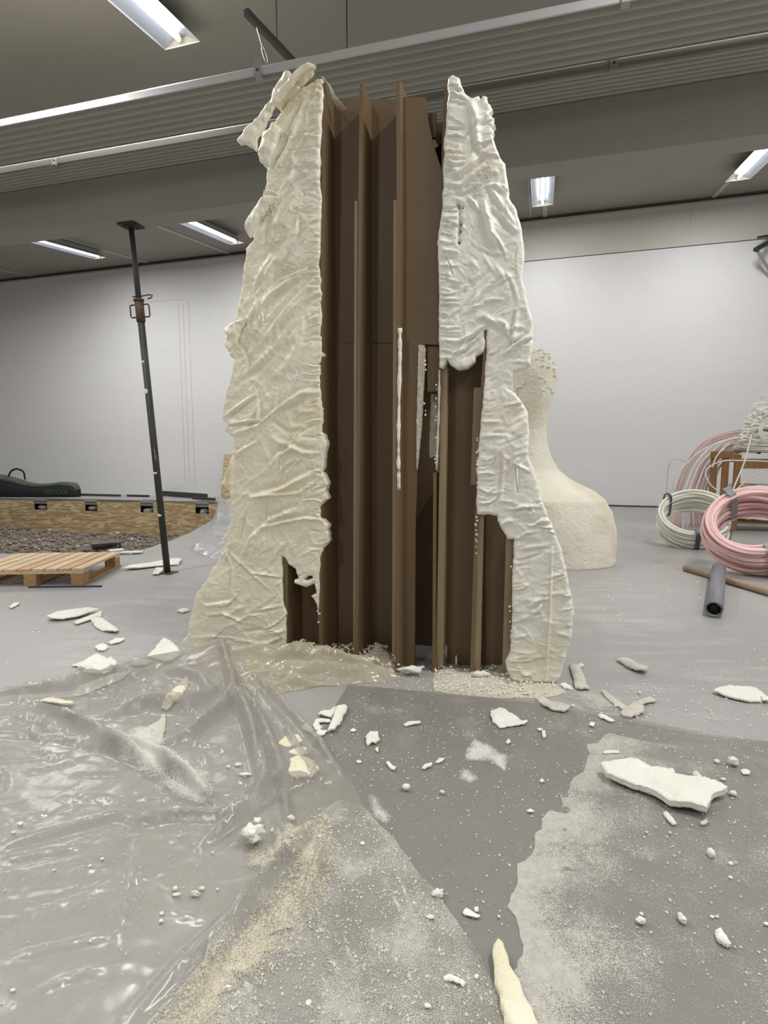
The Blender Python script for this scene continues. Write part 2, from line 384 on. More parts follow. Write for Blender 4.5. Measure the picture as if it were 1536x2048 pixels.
# ================================================================ THE HALL (structure)
def quad_slab(name, corners, thick_vec, mat, parent=None, **k):
    a = [np.array(c, float) for c in corners]; b = [c + np.array(thick_vec) for c in a]
    fs = [(0, 1, 2, 3), (7, 6, 5, 4)] + [(i, i + 4, (i + 1) % 4 + 4, (i + 1) % 4) for i in range(4)]
    return mesh_obj(name, a + b, fs, mat, parent)
S0, S1, T0_, T1_ = -17.0, 6.2, -7.0, TWALL
OSB_A, OSB_B = ground(0, 995), ground(470, 1004)
osb_dir = (OSB_B - OSB_A) / np.linalg.norm(OSB_B - OSB_A)
OSB_L = OSB_A - osb_dir * 2.5
NL = ground(0, 1107); NC = ground(250, 1110); NLL = NL - (NC - NL) / np.linalg.norm(NC - NL) * 6
pit = [NLL, NC, ground(300, 1095), ground(345, 1080), ground(385, 1063), ground(420, 1043), ground(455, 1016), OSB_B, OSB_L]
outer = [W(S0, T0_, 0), W(S1, T0_, 0), W(S1, T1_ + .2, 0), W(S0, T1_ + .2, 0)]
def floor_map(a, b, h): return (a, b, h)
fl = slab('floor', [p[:2] for p in outer], [[p[:2] for p in pit]], 1.2, lambda x, y, d: x * 0, .06, floor_map, 'floor', smooth=False)
tag(fl, kind='structure')
# pit sides
wv = [];
for i in range(len(pit) - 2):
    a, b = pit[i], pit[i + 1]
    n = len(wv); wv += [a - Z * .06, b - Z * .06, b - Z * 1.3, a - Z * 1.3]
o = mesh_obj('trim_1', wv, [(i, i + 1, i + 2, i + 3) for i in range(0, len(wv), 4)], 'concrete_side'); tag(o, kind='structure')
o = mesh_obj('trim_2', [NLL - Z * 1.3, NC - Z * 1.3, OSB_B - Z * 1.3 + V * .1, OSB_L - Z * 1.3], [(0, 1, 2, 3)], 'concrete_side'); tag(o, kind='structure')
# back wall with fascia boards
def wall_box(name, s0, s1, z0, z1, t, th, mat, parent=None, kind='structure'):
    mb = MB(); c = W((s0 + s1) / 2, t + th / 2, (z0 + z1) / 2)
    R = Matrix.Rotation(-TH, 3, 'Z'); mb.box(c, (s1 - s0, th, z1 - z0), R)
    o = mb.obj(name, mat, parent)
    if parent is None: tag(o, kind=kind)
    return o
wb = wall_box('wall_back', S0, S1, -.3, 6.3, TWALL, .2, 'wall')
for a, b in ((-7.1, 2.747), (2.757, S1 - .01)): wall_box('fascia_panel', a, b, 5.275, 6.12, TWALL - .012, .012, 'fascia', wb)
def wall_px(x, y): return stz(upright(x, y, TWALL))
wall_box('joint_line', -7.1, S1, 5.262, 5.275, TWALL - .004, .004, 'gap', wb)  # dark joint line along the foot of the fascia boards
for y_ in (.65, 1.35, 2.05, 2.75, 3.45):
    wall_box('board_joint', -7.5, S1, y_, y_ + .003, TWALL - .001, .002, 'wall', wb)
# old door outline left in the paint
a = wall_px(300, 604); b = wall_px(375, 599); c = wall_px(385, 960)
wall_box('paint_ridge', a[0], b[0], a[2] - .012, a[2] + .0, TWALL - .004, .004, 'fascia', wb)
for x_ in (357, 366, 377):
    q = wall_px(x_, 620); wall_box('paint_ridge', q[0], q[0] + .014, .35, b[2] - .1 * (x_ != 377), TWALL - .004, .004, 'fascia', wb)
wall_box('baseboard_back', -6.9, S1, .0, .028, TWALL - .03, .03, 'gap')
wall_box('wall_left', S0 - .2, S0, -.3, 6.3, 0, .0, 'wall') if False else None
def side_wall(name, p, q, z1):
    n = np.array([-(q - p)[1], (q - p)[0], 0]); n = n / np.linalg.norm(n) * .2
    o = quad_slab(name, [p - Z * .1, q - Z * .1, q + Z * z1, p + Z * z1], -n, 'wall'); tag(o, kind='structure')
side_wall('wall_left', W(S0, T0_, 0), W(S0, T1_, 0), 6.3)
side_wall('wall_right', W(S1, T1_, 0), W(S1, T0_, 0), 6.3)
side_wall('wall_front', W(S1, T0_, 0), W(S0, T0_, 0), 6.3)
# sloping ceiling, its boards and cover strips
cl = quad_slab('ceiling', [W(S0, T0_, zceil(T0_)), W(S1, T0_, zceil(T0_)), W(S1, T1_, zceil(T1_)), W(S0, T1_, zceil(T1_))], (0, 0, .1), 'ceil'); tag(cl, kind='structure')
def strip(s, wd, mat, parent, t0=T0_, t1=T1_, dz=.02, name='cover_strip'):
    return quad_slab(name, [W(s - wd / 2, t0, zceil(t0)), W(s + wd / 2, t0, zceil(t0)), W(s + wd / 2, t1, zceil(t1)), W(s - wd / 2, t1, zceil(t1))], (0, 0, -dz), mat, parent)
seams = [wall_px(68, 553)[0], wall_px(298, 526)[0], wall_px(1090, 433)[0], wall_px(1426, 390)[0]]
for sv in seams: strip(sv, .09, 'trim', cl, 8.0)
sv = seams[1]
while sv + 2.4 < seams[2] - 1:
    sv += 2.4; strip(sv, .09, 'trim', cl, 8.0)
for sv in (seams[0] - 2.6, seams[0] - 5.2, seams[3] + 2.6): strip(sv, .09, 'trim', cl, 8.0)
strip(wall_px(1062, 436)[0], .015, 'fascia', cl, 8.0, dz=.004)
wall_box('trim_3', S0, S1, 6.085, 6.125, TWALL - .05, .05, 'gap')
wall_box('trim_4', S0, S1, 6.055, 6.085, TWALL - .04, .04, 'trim')
# the grey beam and the two hanging radiant panels
def line_pts(x0, y0, x1, y1, z): return ground(x0, y0, z), ground(x1, y1, z)
ZB = 3.13; ZP = 3.50
def ext(a, b, l=9, r=5):
    d = (b - a) / np.linalg.norm(b - a); return a - d * l, b + d * r, d
a, b = line_pts(0, 472, 1536, 267, ZB); a, b, bd = ext(a, b)
bn = np.array([-bd[1], bd[0], 0])
bw = .20
mb = MB(); mb.add([a, b, b + bn * bw, a + bn * bw, a + Z * .88, b + Z * .88, b + bn * bw + Z * .88, a + bn * bw + Z * .88], [(0, 3, 2, 1), (4, 5, 6, 7), (0, 1, 5, 4), (1, 2, 6, 5), (2, 3, 7, 6), (3, 0, 4, 7)])
beam = mb.obj('beam', 'beam'); tag(beam, 'long smooth grey ceiling beam that the black prop holds up', 'beam')
BEAM_A, BEAM_N = a, bn
def radiant(name, near, far, z, label, wd_waves, brackets, fl_h, group):
    """corrugated panel seen from below: near and far bottom edges given as picture lines"""
    n0, n1 = line_pts(*near, z); f0, f1 = line_pts(*far, z); d = bd; nn = np.array([-d[1], d[0], 0])
    c = (n0 + n1) / 2 ; n0 = c - d * (d @ c + 11.5); n1 = n0 + d * 16.8
    wd = (((f0 + f1) / 2) - c) @ nn
    gap_ = (BEAM_A - n0) @ nn - .016
    wd = min(wd, gap_)
    root = empty(name, tuple(n0 + (n1 - n0) * .5), label=label, cat='radiant panel', group=group)
    nseg = wd_waves * 10; vs = []; fs = []
    for i in range(nseg + 1):
        x = i / nseg; zz = z + .046 * (1 - math.cos(2 * math.pi * wd_waves * x)) * .5
        vs += [n0 + nn * (wd * x) + Z * (zz - z), n1 + nn * (wd * x) + Z * (zz - z)]
    k = len(vs)
    for i in range(nseg): fs.append((2 * i, 2 * i + 2, 2 * i + 3, 2 * i + 1))
    vs += [v + Z * .03 for v in vs[:k]]
    for i in range(nseg): fs.append((k + 2 * i, k + 2 * i + 1, k + 2 * i + 3, k + 2 * i + 2))
    mesh_obj('corrugated_sheet', vs, fs, 'corr', root, True, True)
    for nm, off in (('flange', -.012), ('flange', wd)):
        m = MB(); a_ = n0 + nn * off - Z * .004; b_ = n1 + nn * off - Z * .004
        m.add([a_, b_, b_ + nn * .012, a_ + nn * .012, a_ + Z * fl_h, b_ + Z * fl_h, b_ + nn * .012 + Z * fl_h, a_ + nn * .012 + Z * fl_h], [(0, 3, 2, 1), (4, 5, 6, 7), (0, 1, 5, 4), (1, 2, 6, 5), (2, 3, 7, 6), (3, 0, 4, 7)])
        m.obj(nm, 'flange' if off < 0 and fl_h < .043 else 'flange_shade', root, world=True)
    m = MB(); a_ = n0 + nn * .12 + Z * .035; b_ = n1 + nn * .12 + Z * .035; w2 = nn * (wd - .16); m.add([a_, b_, b_ + w2, a_ + w2, a_ + Z * .085, b_ + Z * .085, b_ + w2 + Z * .085, a_ + w2 + Z * .085], [(0, 3, 2, 1), (4, 5, 6, 7), (0, 1, 5, 4), (1, 2, 6, 5), (2, 3, 7, 6), (3, 0, 4, 7)]); m.obj('light_block', 'trim', root, world=True)  # unseen block added to keep lamp light off the next flange
    for (x, y) in brackets:
        q = ground(x, y, z); q = n0 + d * ((q - n0) @ d)
        R = Matrix(((d[0], nn[0], 0), (d[1], nn[1], 0), (0, 0, 1)))
        m = MB(); m.box(q - nn * .018 + Z * (fl_h * .5 + .02), (.045, .008, fl_h + .07), R); m.box(q - nn * .006 - Z * .018, (.045, .05, .006), R)
        br = m.obj('bracket', 'steel', root, world=True)
        m = MB(); m.tube([q - nn * .028 + Z * fl_h * .4, q - nn * .02 + Z * fl_h * .4], .007, 8); m.obj('bolt', 'rail', br, world=True)
    return root, n0, d, nn, wd
rA, A0, Ad, An, Aw = radiant('radiant_panel', (0, 240, 1250, 22), (0, 318, 1536, 78), ZP, 'nearer corrugated radiant heating panel with a bright steel flange, under the ceiling lamp', 6, ((518, 150), (1247, 23)), .042, 'corrugated radiant panels')
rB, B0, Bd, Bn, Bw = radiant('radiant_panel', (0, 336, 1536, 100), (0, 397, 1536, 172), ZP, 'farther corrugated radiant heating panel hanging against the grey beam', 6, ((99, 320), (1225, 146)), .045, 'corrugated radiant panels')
# hanger: black rail on the ceiling, wire and hook down to the nearer panel
def ceil_pt(x, y):
    r = ray(x, y)   # z = 6.15 + (p.V - TWALL) * SLOPE
    k = (6.15 - TWALL * SLOPE - CH) / (r[2] - (r @ V) * SLOPE); return C0 + r * k
q = ground(515, 118, ZP); q = A0 + Ad * ((q - A0) @ Ad) + Z * .06
zr = upright(511, 48, q @ V)[2]; top = np.array([q[0], q[1], zr])
ra, rb = ground(492, 24, zr + .02), ground(572, 108, zr + .02); rd = (rb - ra) / np.linalg.norm(rb - ra); rb = rb + rd * 1.0
top = ra + rd * ((top - ra) @ rd) - Z * .02
m = MB(); m.box((ra + rb) / 2, (.035, np.linalg.norm(rb - ra), .04), Matrix.Rotation(math.atan2(rd[1], rd[0]) - math.pi / 2, 3, 'Z')); rail = m.obj('hanging_rail', 'rail')
tag(rail, 'black steel rail under the dark ceiling, holding the hanging wire', 'rail')
m = MB(); m.tube([rb - rd * .2, np.array([*(rb - rd * .2)[:2], zceil(rb @ V) + .02])], .006, 6); m.obj('drop_rod', 'rail', rail); m = MB(); m.tube([ra + rd * .3, np.array([*(ra + rd * .3)[:2], zceil(ra @ V) + .02])], .004, 6); m.obj('drop_rod', 'rail', rail)
root = empty('hanger_wire', tuple(top), label='thin steel hanger wire and hook between the black rail and the panel bracket', cat='wire')
m = MB(); m.tube([top, q + (top - q) * .45], .003, 6); m.obj('wire', 'steel', root, world=True)
m = MB(); mid = q + (top - q) * .45
m.tube([mid + U * .012 * math.sin(2 * math.pi * k / 14) + (q - mid) * (.5 - .5 * math.cos(2 * math.pi * k / 14)) * 1.0 for k in range(14)], .003, 6, True); m.obj('hook', 'steel', root, world=True)
# ---------------------------------------------------------------- ceiling lamps
def lamp(pt, length, label, wd=.26, group='fluorescent trough lamps', drop=.10, on=True, power=1.0):
    """trough lamp whose far end stands under the ceiling point pt, running towards the viewer"""
    s, t, _ = stz(pt); ang = math.radians(7.82)
    root = empty('fluorescent_lamp', tuple(W(s, t, zceil(t) - drop)), -TH, label=label, cat='ceiling lamp', group=group)
    # local: x right, y away; lamp runs to -y, slopes with the ceiling
    def P(x, y, z): return (x, y, z + y * math.tan(ang))
    hw = wd / 2; dz = .075
    prof = [(-hw, -dz), (-.06, 0), (.06, 0), (hw, -dz)]; n = len(prof)
    vs = [P(x, y, z) for y in (0, -length) for x, z in prof] + [P(x, y, z + .006) for y in (0, -length) for x, z in prof]
    fs = [(i, i + 1, n + i + 1, n + i) for i in range(n - 1)] + [(2 * n + i, 3 * n + i, 3 * n + i + 1, 2 * n + i + 1) for i in range(n - 1)]
    fs += [(0, n, 3 * n, 2 * n), (n - 1, 3 * n - 1, 4 * n - 1, 2 * n - 1)]
    mesh_obj('reflector', vs, fs, 'reflector', root)
    for y in (0, -length):
        vs = [P(x, y + e, z) for e in (-.004, .004) for x, z in prof]
        mesh_obj('end_plate', vs, [(0, 1, 2, 3), (7, 6, 5, 4), (0, 4, 5, 1), (1, 5, 6, 2), (2, 6, 7, 3), (3, 7, 4, 0)], 'lamp_end', root)
    m = MB(); k = 12
    m.add([P(x, y, z) for y in (-.02, -length + .02) for x in (-.035, .035) for z in (.006, drop - .012)], [(0, 1, 3, 2), (4, 6, 7, 5), (0, 4, 5, 1), (2, 3, 7, 6), (0, 2, 6, 4), (1, 5, 7, 3)]); m.obj('housing', 'trim', root)
    for tx in (0,):
        m = MB(); m.tube([P(tx, -.05, -.045), P(tx, -length + .05, -.045)], .02, 12); m.obj('lamp_tube', 'tube', root, True)
        for y in (-.05, -length + .05):
            m = MB(); m.box(P(tx, y, -.03), (.03, .025, .05)); m.obj('socket', 'lamp_end', root)
    if on:
        ld = bpy.data.lights.new('lamp_light', 'AREA'); ld.shape = 'RECTANGLE'; ld.size = .05; ld.size_y = length * .9; ld.energy = LAMP_W * power; ld.color = (1, .99, .965)
        lo = bpy.data.objects.new('lamp_light', ld); COL.objects.link(lo); lo.parent = root
        lo.location = P(0, -length / 2, -.066); lo.rotation_euler = (ang, 0, 0)
    return root
def lamp_at(x, y, length, label, **k):
    r = ray(x, y); d = k.get('drop', .10) + .075
    kk = (6.15 - d - TWALL * SLOPE - CH) / (r[2] - (r @ V) * SLOPE); p = C0 + r * kk
    return lamp(p, length, label, **k)
lamp_at(365, 92, 1.5, 'lit strip lamp nearest the viewer, above the nearer corrugated panel', wd=.38, power=2.3)
lamp_at(201, 517, 2.3, 'lit strip lamp left of the black prop, farthest left', wd=.36, power=1.0)
lamp_at(474, 488, 2.3, 'lit strip lamp between the black prop and the foam sculpture', wd=.36, power=1.0)
lamp_at(1085, 412, 1.55, 'lit strip lamp just right of the sculpture, seen end on', wd=.38, power=.95)
lamp_at(1475, 361, 1.55, 'lit strip lamp at the right edge over the hoses', wd=.38, power=.95)
# hall lamps out of view, one of them added to brighten the hoses
def off_lamp(s, t, k):
    ld = bpy.data.lights.new('unseen_lamp', 'AREA'); ld.shape = 'RECTANGLE'; ld.size = .12; ld.size_y = 1.4; ld.energy = LAMP_W * k; ld.color = (1, .99, .965)
    lo = bpy.data.objects.new('unseen_lamp', ld); COL.objects.link(lo); lo.location = W(s, t, zceil(t) - .2); lo.rotation_euler = (0, 0, -TH)
for s_, t_, w_ in ((1.6, 2.0, 1.6), (-1.5, -1.2, .65), (1.9, -1.0, .65), (-5.0, -.4, .8), (5.2, 1.0, .9), (-6.4, 3.2, 1.1), (4.6, 4.4, 1.3), (2.7, 5.2, 1.0), (-12, 8.2, 1.2), (-9.2, 8.2, 1.2), (-4.4, 1.9, 1.3)): off_lamp(s_, t_, w_)
# ================================================================ THE CUT FOAM SCULPTURE
SS0 = stz(upright(760, 1330, TFACE))[0]
sculpt = empty('foam_sculpture', tuple(W(SS0, TFACE, 0)), -TH, label='tall half sculpture of cream spray foam over an opened brown fibreboard frame', cat='sculpture')
def fp(x, y, t=0.):
    q = stz(upright(x, y, TFACE + t)); return (q[0] - SS0, q[2])
left_px = [(645,158),(646,190),(646,223),(643,252),(643,290),(642,325),(642,370),(643,401),(642,472),(639,530),(645,595),(644,650),(645,706),(642,759),(645,817),(645,864),(654,885),(651,905),(646,943),(656,967),(651,981),(658,997),(643,1011),(643,1034),(658,1049),(656,1060),(659,1081),(648,1096),(640,1116),(639,1157),(638,1213),(637,1245),(634,1210),(623,1192),(633,1186),(630,1169),(612,1176),(589,1166),(589,1160),(598,1157),(589,1140),(571,1119),(564,1112),(567,1198),(569,1216),(573,1227),(573,1257),(574,1271),(571,1300),(571,1316),(520,1314),(480,1312),(430,1309),(400,1306),(368,1300),(366,1283),(378,1265),(377,1248),(388,1213),(394,1186),(410,1166),(425,1137),(441,1116),(447,1090),(445,1078),(460,1055),(463,1022),(462,993),(451,975),(444,967),(457,931),(466,902),(469,873),(451,861),(457,849),(443,836),(448,808),(453,782),(460,764),(470,718),(462,712),(460,694),(469,671),(459,659),(472,647),(484,577),(487,530),(492,513),(491,498),(508,479),(501,460),(510,428),(528,404),(535,369),(536,337),(528,331),(520,310),(530,272),(551,243),(575,205),(604,176)]
right_px = [(897,158),(905,153),(918,158),(928,185),(945,196),(957,190),(961,197),(966,190),(974,193),(972,203),(982,208),(986,219),(978,227),(989,233),(985,240),(991,250),(984,256),(988,263),(984,270),(988,286),(1001,316),(1010,327),(1016,363),(1020,398),(1033,421),(1042,448),(1047,483),(1048,520),(1045,556),(1051,579),(1054,597),(1060,623),(1067,650),(1064,697),(1060,734),(1030,745),(1023,765),(1015,778),(1024,783),(1039,796),(1056,825),(1058,882),(1057,912),(1069,945),(1087,1006),(1106,1058),(1124,1103),(1132,1137),(1141,1185),(1148,1219),(1145,1264),(1132,1312),(1123,1351),(1111,1363),(1070,1365),(1024,1362),(1019,1349),(1013,1338),(1011,1322),(1020,1306),(1023,1256),(1024,1164),(1027,1079),(1016,1079),(1006,1064),(996,1042),(994,1031),(954,1029),(953,987),(953,948),(958,871),(962,838),(968,763),(972,706),(973,660),(968,662),(970,682),(968,704),(953,713),(951,724),(936,737),(914,739),(901,730),(894,719),(891,727),(885,737),(879,735),(878,706),(878,638),(878,594),(878,550),(877,518),(874,486),(880,445),(884,404),(887,345),(888,286),(894,213)]
L_STROKES = [  # (line in the picture, half width m, height m, kind)
 ([(640,533),(600,545),(560,560),(540,580)],.012,.010,'fold'), ([(640,548),(590,600),(550,650),(525,690)],.015,.009,'fold'),
 ([(642,780),(600,786),(560,815),(520,850),(470,868)],.014,.013,'fold'), ([(640,905),(610,905),(590,895),(560,910),(540,935)],.016,.012,'fold'),
 ([(620,870),(590,895),(560,885),(540,870)],.018,.010,'ridge'), ([(640,940),(600,958),(560,980),(500,995)],.018,.012,'fold'),
 ([(655,1040),(610,1035),(560,1045),(525,1055)],.013,.011,'fold'), ([(600,1015),(540,1040),(505,1075),(500,1110)],.018,.010,'fold'),
 ([(638,958),(600,985),(550,990),(500,992)],.012,.008,'fold'), ([(520,880),(480,905),(465,940)],.012,.008,'fold'),
 ([(615,340),(580,380),(545,410)],.010,.010,'fold'), ([(620,350),(600,360),(560,400)],.006,.008,'valley'),
 ([(600,240),(575,300),(548,345)],.012,.016,'fold'), ([(612,200),(590,250),(560,310)],.016,.010,'fold'),
 ([(640,268),(600,275),(575,285)],.008,.010,'fold'), ([(640,300),(600,305),(570,312)],.007,.007,'fold'), ([(640,325),(590,335),(560,350)],.007,.007,'fold'),
 ([(540,460),(570,440),(600,400)],.02,.012,'ridge'), ([(520,570),(560,520),(590,470),(600,440)],.02,.013,'fold'),
 ([(505,640),(545,590),(590,560),(620,540)],.02,.012,'fold'), ([(520,700),(560,650),(600,610),(620,590)],.02,.010,'fold'),
 ([(480,700),(510,660),(530,620)],.016,.009,'fold'), ([(470,660),(500,640),(520,600)],.012,.010,'fold'),
 ([(480,760),(520,730),(560,690),(575,660)],.02,.010,'fold'), ([(450,835),(480,815),(515,790)],.012,.012,'fold'), ([(455,850),(490,845),(530,840)],.01,.010,'fold'),
 ([(550,760),(580,730),(600,690),(590,660)],.022,.012,'ridge'), ([(560,820),(600,800),(640,760)],.02,.008,'fold'),
 ([(545,840),(580,865),(600,860)],.012,.010,'valley'), ([(470,900),(465,960),(462,1010)],.014,.009,'fold'),
 ([(445,1090),(470,1140),(465,1200)],.012,.008,'fold'), ([(455,1100),(500,1140),(540,1180)],.013,.008,'fold'),
 ([(505,1145),(540,1150),(565,1155)],.009,.008,'fold'), ([(470,1200),(440,1205),(410,1210)],.013,.010,'fold'), ([(415,1230),(450,1225),(490,1245)],.012,.010,'fold'),
 ([(385,1275),(430,1272),(480,1275)],.008,.006,'ridge'), ([(495,1225),(540,1215),(570,1210)],.010,.007,'fold'), ([(500,1290),(540,1285),(570,1270)],.012,.010,'fold'), ([(480,1300),(520,1290),(560,1295)],.010,.008,'fold'),
 ([(595,410),(600,420),(597,428),(585,425),(583,415),(595,410)],.005,.006,'ridge'),
 ([(640,400),(610,390),(600,380)],.007,.007,'valley'), ([(640,430),(600,425),(590,430)],.007,.007,'valley'), ([(610,380),(608,400)],.006,.006,'valley'),
]
R_STROKES = [
 ([(888,340),(920,350),(940,335),(960,315),(985,295)],.016,.015,'fold'), ([(888,370),(925,375),(950,350),(975,330)],.016,.012,'fold'),
 ([(950,250),(955,290),(965,310)],.016,.013,'fold'), ([(940,200),(950,230),(960,270)],.016,.014,'ridge'), ([(945,255),(965,240),(985,225)],.014,.014,'fold'),
 ([(985,285),(960,300),(955,330)],.018,.013,'valley'), ([(900,385),(930,385),(955,370)],.012,.009,'fold'),
 ([(965,400),(975,440),(985,480),(1000,500)],.020,.016,'fold'), ([(985,415),(1010,440),(1035,470)],.014,.011,'fold'), ([(975,370),(1000,410),(1020,450)],.014,.010,'fold'),
 ([(935,395),(950,410),(965,430)],.009,.009,'fold'), ([(990,530),(1010,560),(1015,570)],.010,.009,'ridge'), ([(1000,600),(1015,570),(1020,550)],.010,.009,'ridge'),
 ([(940,620),(960,590),(990,560)],.010,.008,'fold'), ([(970,605),(985,600),(1010,602)],.007,.009,'ridge'), ([(945,615),(965,612)],.006,.006,'ridge'),
 ([(925,590),(935,570),(955,560)],.007,.006,'valley'), ([(990,640),(1010,650),(1020,680)],.012,.010,'fold'), ([(1035,620),(1030,650),(1025,680),(1050,670)],.012,.012,'fold'),
 ([(905,690),(940,675),(970,650)],.010,.012,'fold'), ([(900,715),(930,700),(960,672)],.008,.010,'fold'), ([(897,640),(910,625),(920,620)],.008,.006,'fold'),
 ([(950,640),(970,635),(1000,655),(1015,670)],.014,.010,'fold'), ([(1060,670),(1030,690),(1005,710)],.012,.012,'fold'), ([(975,710),(990,705),(1000,690)],.008,.006,'fold'),
 ([(1055,830),(1030,860),(1005,900),(990,935)],.022,.020,'ridge'), ([(1040,800),(1020,850),(1000,880)],.014,.007,'valley'), ([(1005,900),(1008,940),(1000,1000),(985,1030)],.010,.008,'fold'),
 ([(955,948),(975,945),(990,948)],.007,.010,'ridge'), ([(956,975),(975,985),(995,975)],.008,.006,'fold'), ([(955,1010),(980,1005),(1000,990)],.008,.006,'fold'), ([(960,845),(980,843),(1005,845)],.006,.007,'ridge'),
 ([(1025,925),(1045,935),(1062,945)],.007,.010,'ridge'), ([(1085,1035),(1070,1048),(1055,1050)],.009,.013,'fold'), ([(1060,1010),(1066,1022),(1055,1030)],.008,.009,'fold'),
 ([(1030,1080),(1055,1065),(1080,1062)],.008,.007,'fold'), ([(1030,1020),(1045,1012),(1062,1015)],.008,.008,'fold'), ([(1000,1050),(1020,1040),(1030,1045)],.008,.007,'ridge'),
 ([(1104,1075),(1103,1140),(1100,1230),(1095,1300),(1092,1362)],.004,.009,'ridge'), ([(1028,1180),(1050,1175),(1060,1165)],.007,.006,'fold'),
 ([(1058,1215),(1075,1200),(1100,1195)],.012,.010,'fold'), ([(1060,1225),(1075,1222),(1085,1205)],.010,.010,'fold'), ([(1030,1240),(1055,1232),(1070,1225)],.008,.006,'ridge'),
 ([(1125,1190),(1142,1189)],.005,.008,'ridge'), ([(1030,1302),(1060,1305),(1075,1302)],.008,.004,'ridge'), ([(1040,1345),(1060,1350),(1070,1358)],.012,.006,'fold'),
 ([(915,405),(920,425),(921,445),(920,465),(918,490)],.007,.014,'valley'), ([(915,410),(925,420)],.006,.014,'valley'),
]
def conv(strokes, t=0):
    return [([fp(x, y, t) for x, y in l], w_, a_, k_) for l, w_, a_, k_ in strokes]
def auto_strokes(poly, n, seed, angf, lens, wds, amps):
    r = random.Random(seed); A = np.array(poly); lo = A.min(0); hi = A.max(0); out = []
    while len(out) < n:
        x = r.uniform(lo[0], hi[0]); y = r.uniform(lo[1], hi[1])
        if not inside(np.array([x]), np.array([y]), poly)[0]: continue
        a = angf(x, y) + r.gauss(0, .28); l = r.uniform(*lens); c = r.gauss(0, 4); P = [(x, y)]
        for i in range(5): x += math.cos(a) * l / 5; y += math.sin(a) * l / 5; a += c * l / 5; P.append((x, y))
        out.append((P, r.uniform(*wds), r.uniform(*amps), r.choice(['fold', 'fold', 'ridge', 'valley'])))
    return out
def foam_height(strokes, seed, r0=.014, blist=1.0):
    def f(X, Y, D):
        wx = fbm(X * 5, Y * 5, seed + 2, 2) * .10; wy = fbm(X * 5, Y * 5, seed + 8, 2) * .10
        h = fbm((X + wx) * 4, (Y + wy) * 3, seed, 3) * .016
        rd = 1 - np.abs(fbm((X + wx) * 9 + (Y + wy) * 4, (Y + wy) * 9 - (X + wx) * 5, seed + 5, 2)) * 2
        h += np.clip(rd, 0, 1) ** 5 * .004 * blist
        h += fbm(X * 60, Y * 60, seed + 9, 2) * .0012
        s = np.zeros_like(h)
        for l, w_, a_, k_ in strokes: stroke(X, Y, s, l, w_, a_, k_)
        h += s * 1.2
        k = np.clip(1 - D / r0, 0, 1); h -= r0 * (1 - np.sqrt(np.clip(1 - k * k, 0, 1))) * .9
        return h
    return f
def face_map(t0): return lambda a, b, h: (a, t0 - h, b)
# left skin
Lp = ragged(ragged([fp(*p) for p in left_px], .022, .005, 3), .009, .0035, 4)
hole = [fp(*p) for p in [(609,1158),(617,1152),(625,1151),(626,1156),(615,1161)]]
edge_x = lambda y: np.interp(y, [0, 3], [fp(643, 1300)[0], fp(643, 160)[0]])
def angL(x, y):
    d = edge_x(y) - x
    return .12 + 1.0 * min(1, max(0, d / .25)) if y > .45 else .15
stL = conv(L_STROKES) + auto_strokes(Lp, 120, 5, angL, (.06, .24), (.006, .014), (.003, .008)) + auto_strokes(Lp, 170, 6, angL, (.03, .10), (.003, .006), (.0015, .0035))
r_ = random.Random(4)
for i in range(85):   # short puckers running in from the cut edge
    y = r_.uniform(170, 1100); x = 644; l = r_.uniform(10, 46)
    stL.append(([fp(x, y), fp(x - l * .5, y + r_.uniform(-3, 3)), fp(x - l, y + r_.uniform(-4, 12))], r_.uniform(.004, .008), r_.uniform(.003, .007), r_.choice(['fold', 'valley', 'ridge'])))
slab('foam_skin', Lp, [hole], .0058, foam_height(stL, 11), lambda X, Y, D, h: np.full(len(X), -.05), face_map(-.012), 'foam', sculpt, 1)
# right skin
Rp = ragged(ragged([fp(*p) for p in right_px], .02, .0035, 9), .009, .0025, 14)
def angR(x, y): return (-.05 if y > 2.3 else (-.9 + (2.3 - y) * .3 if y > 1.9 else (.5 if y > 1.0 else .08)))
stR = conv(R_STROKES) + auto_strokes(Rp, 90, 15, angR, (.05, .18), (.005, .012), (.003, .007)) + auto_strokes(Rp, 150, 16, angR, (.03, .09), (.003, .006), (.0015, .003))
for i in range(70):
    y = r_.uniform(170, 720); x = 880 + (900 - 880) * max(0, (400 - y) / 250); l = r_.uniform(14, 50)
    stR.append(([fp(x, y), fp(x + l * .5, y + r_.uniform(-3, 4)), fp(x + l, y + r_.uniform(-2, 9))], r_.uniform(.004, .009), r_.uniform(.004, .009), r_.choice(['fold', 'valley', 'ridge'])))
for i in range(55):
    y = r_.uniform(740, 1340); x = np.interp(y, [660, 1030, 1031, 1360], [973, 953, 1026, 1018]); l = r_.uniform(12, 40)
    stR.append(([fp(x, y), fp(x + l * .5, y + r_.uniform(-2, 4)), fp(x + l, y - r_.uniform(-2, 9))], r_.uniform(.003, .006), r_.uniform(.002, .004), r_.choice(['fold', 'valley', 'ridge'])))
slit = [fp(*p) for p in [(1031,938),(1036,934),(1037,955),(1035,985),(1033,960)]]
pits = [[fp(x + dx * k, y + dy * k) for dx, dy, k in ((-3, 0, s), (0, -3.5, s), (3, 0, s), (0, 4, s))] for x, y, s in ((917, 411, 1), (926, 416, .7), (922, 450, 1.2), (921, 463, 1), (919, 487, 1.1))]
slab('foam_skin', Rp, [slit] + pits, .0058, foam_height(stR, 31), lambda X, Y, D, h: np.full(len(X), -.05), face_map(-.012), 'foam_white', sculpt, 2)
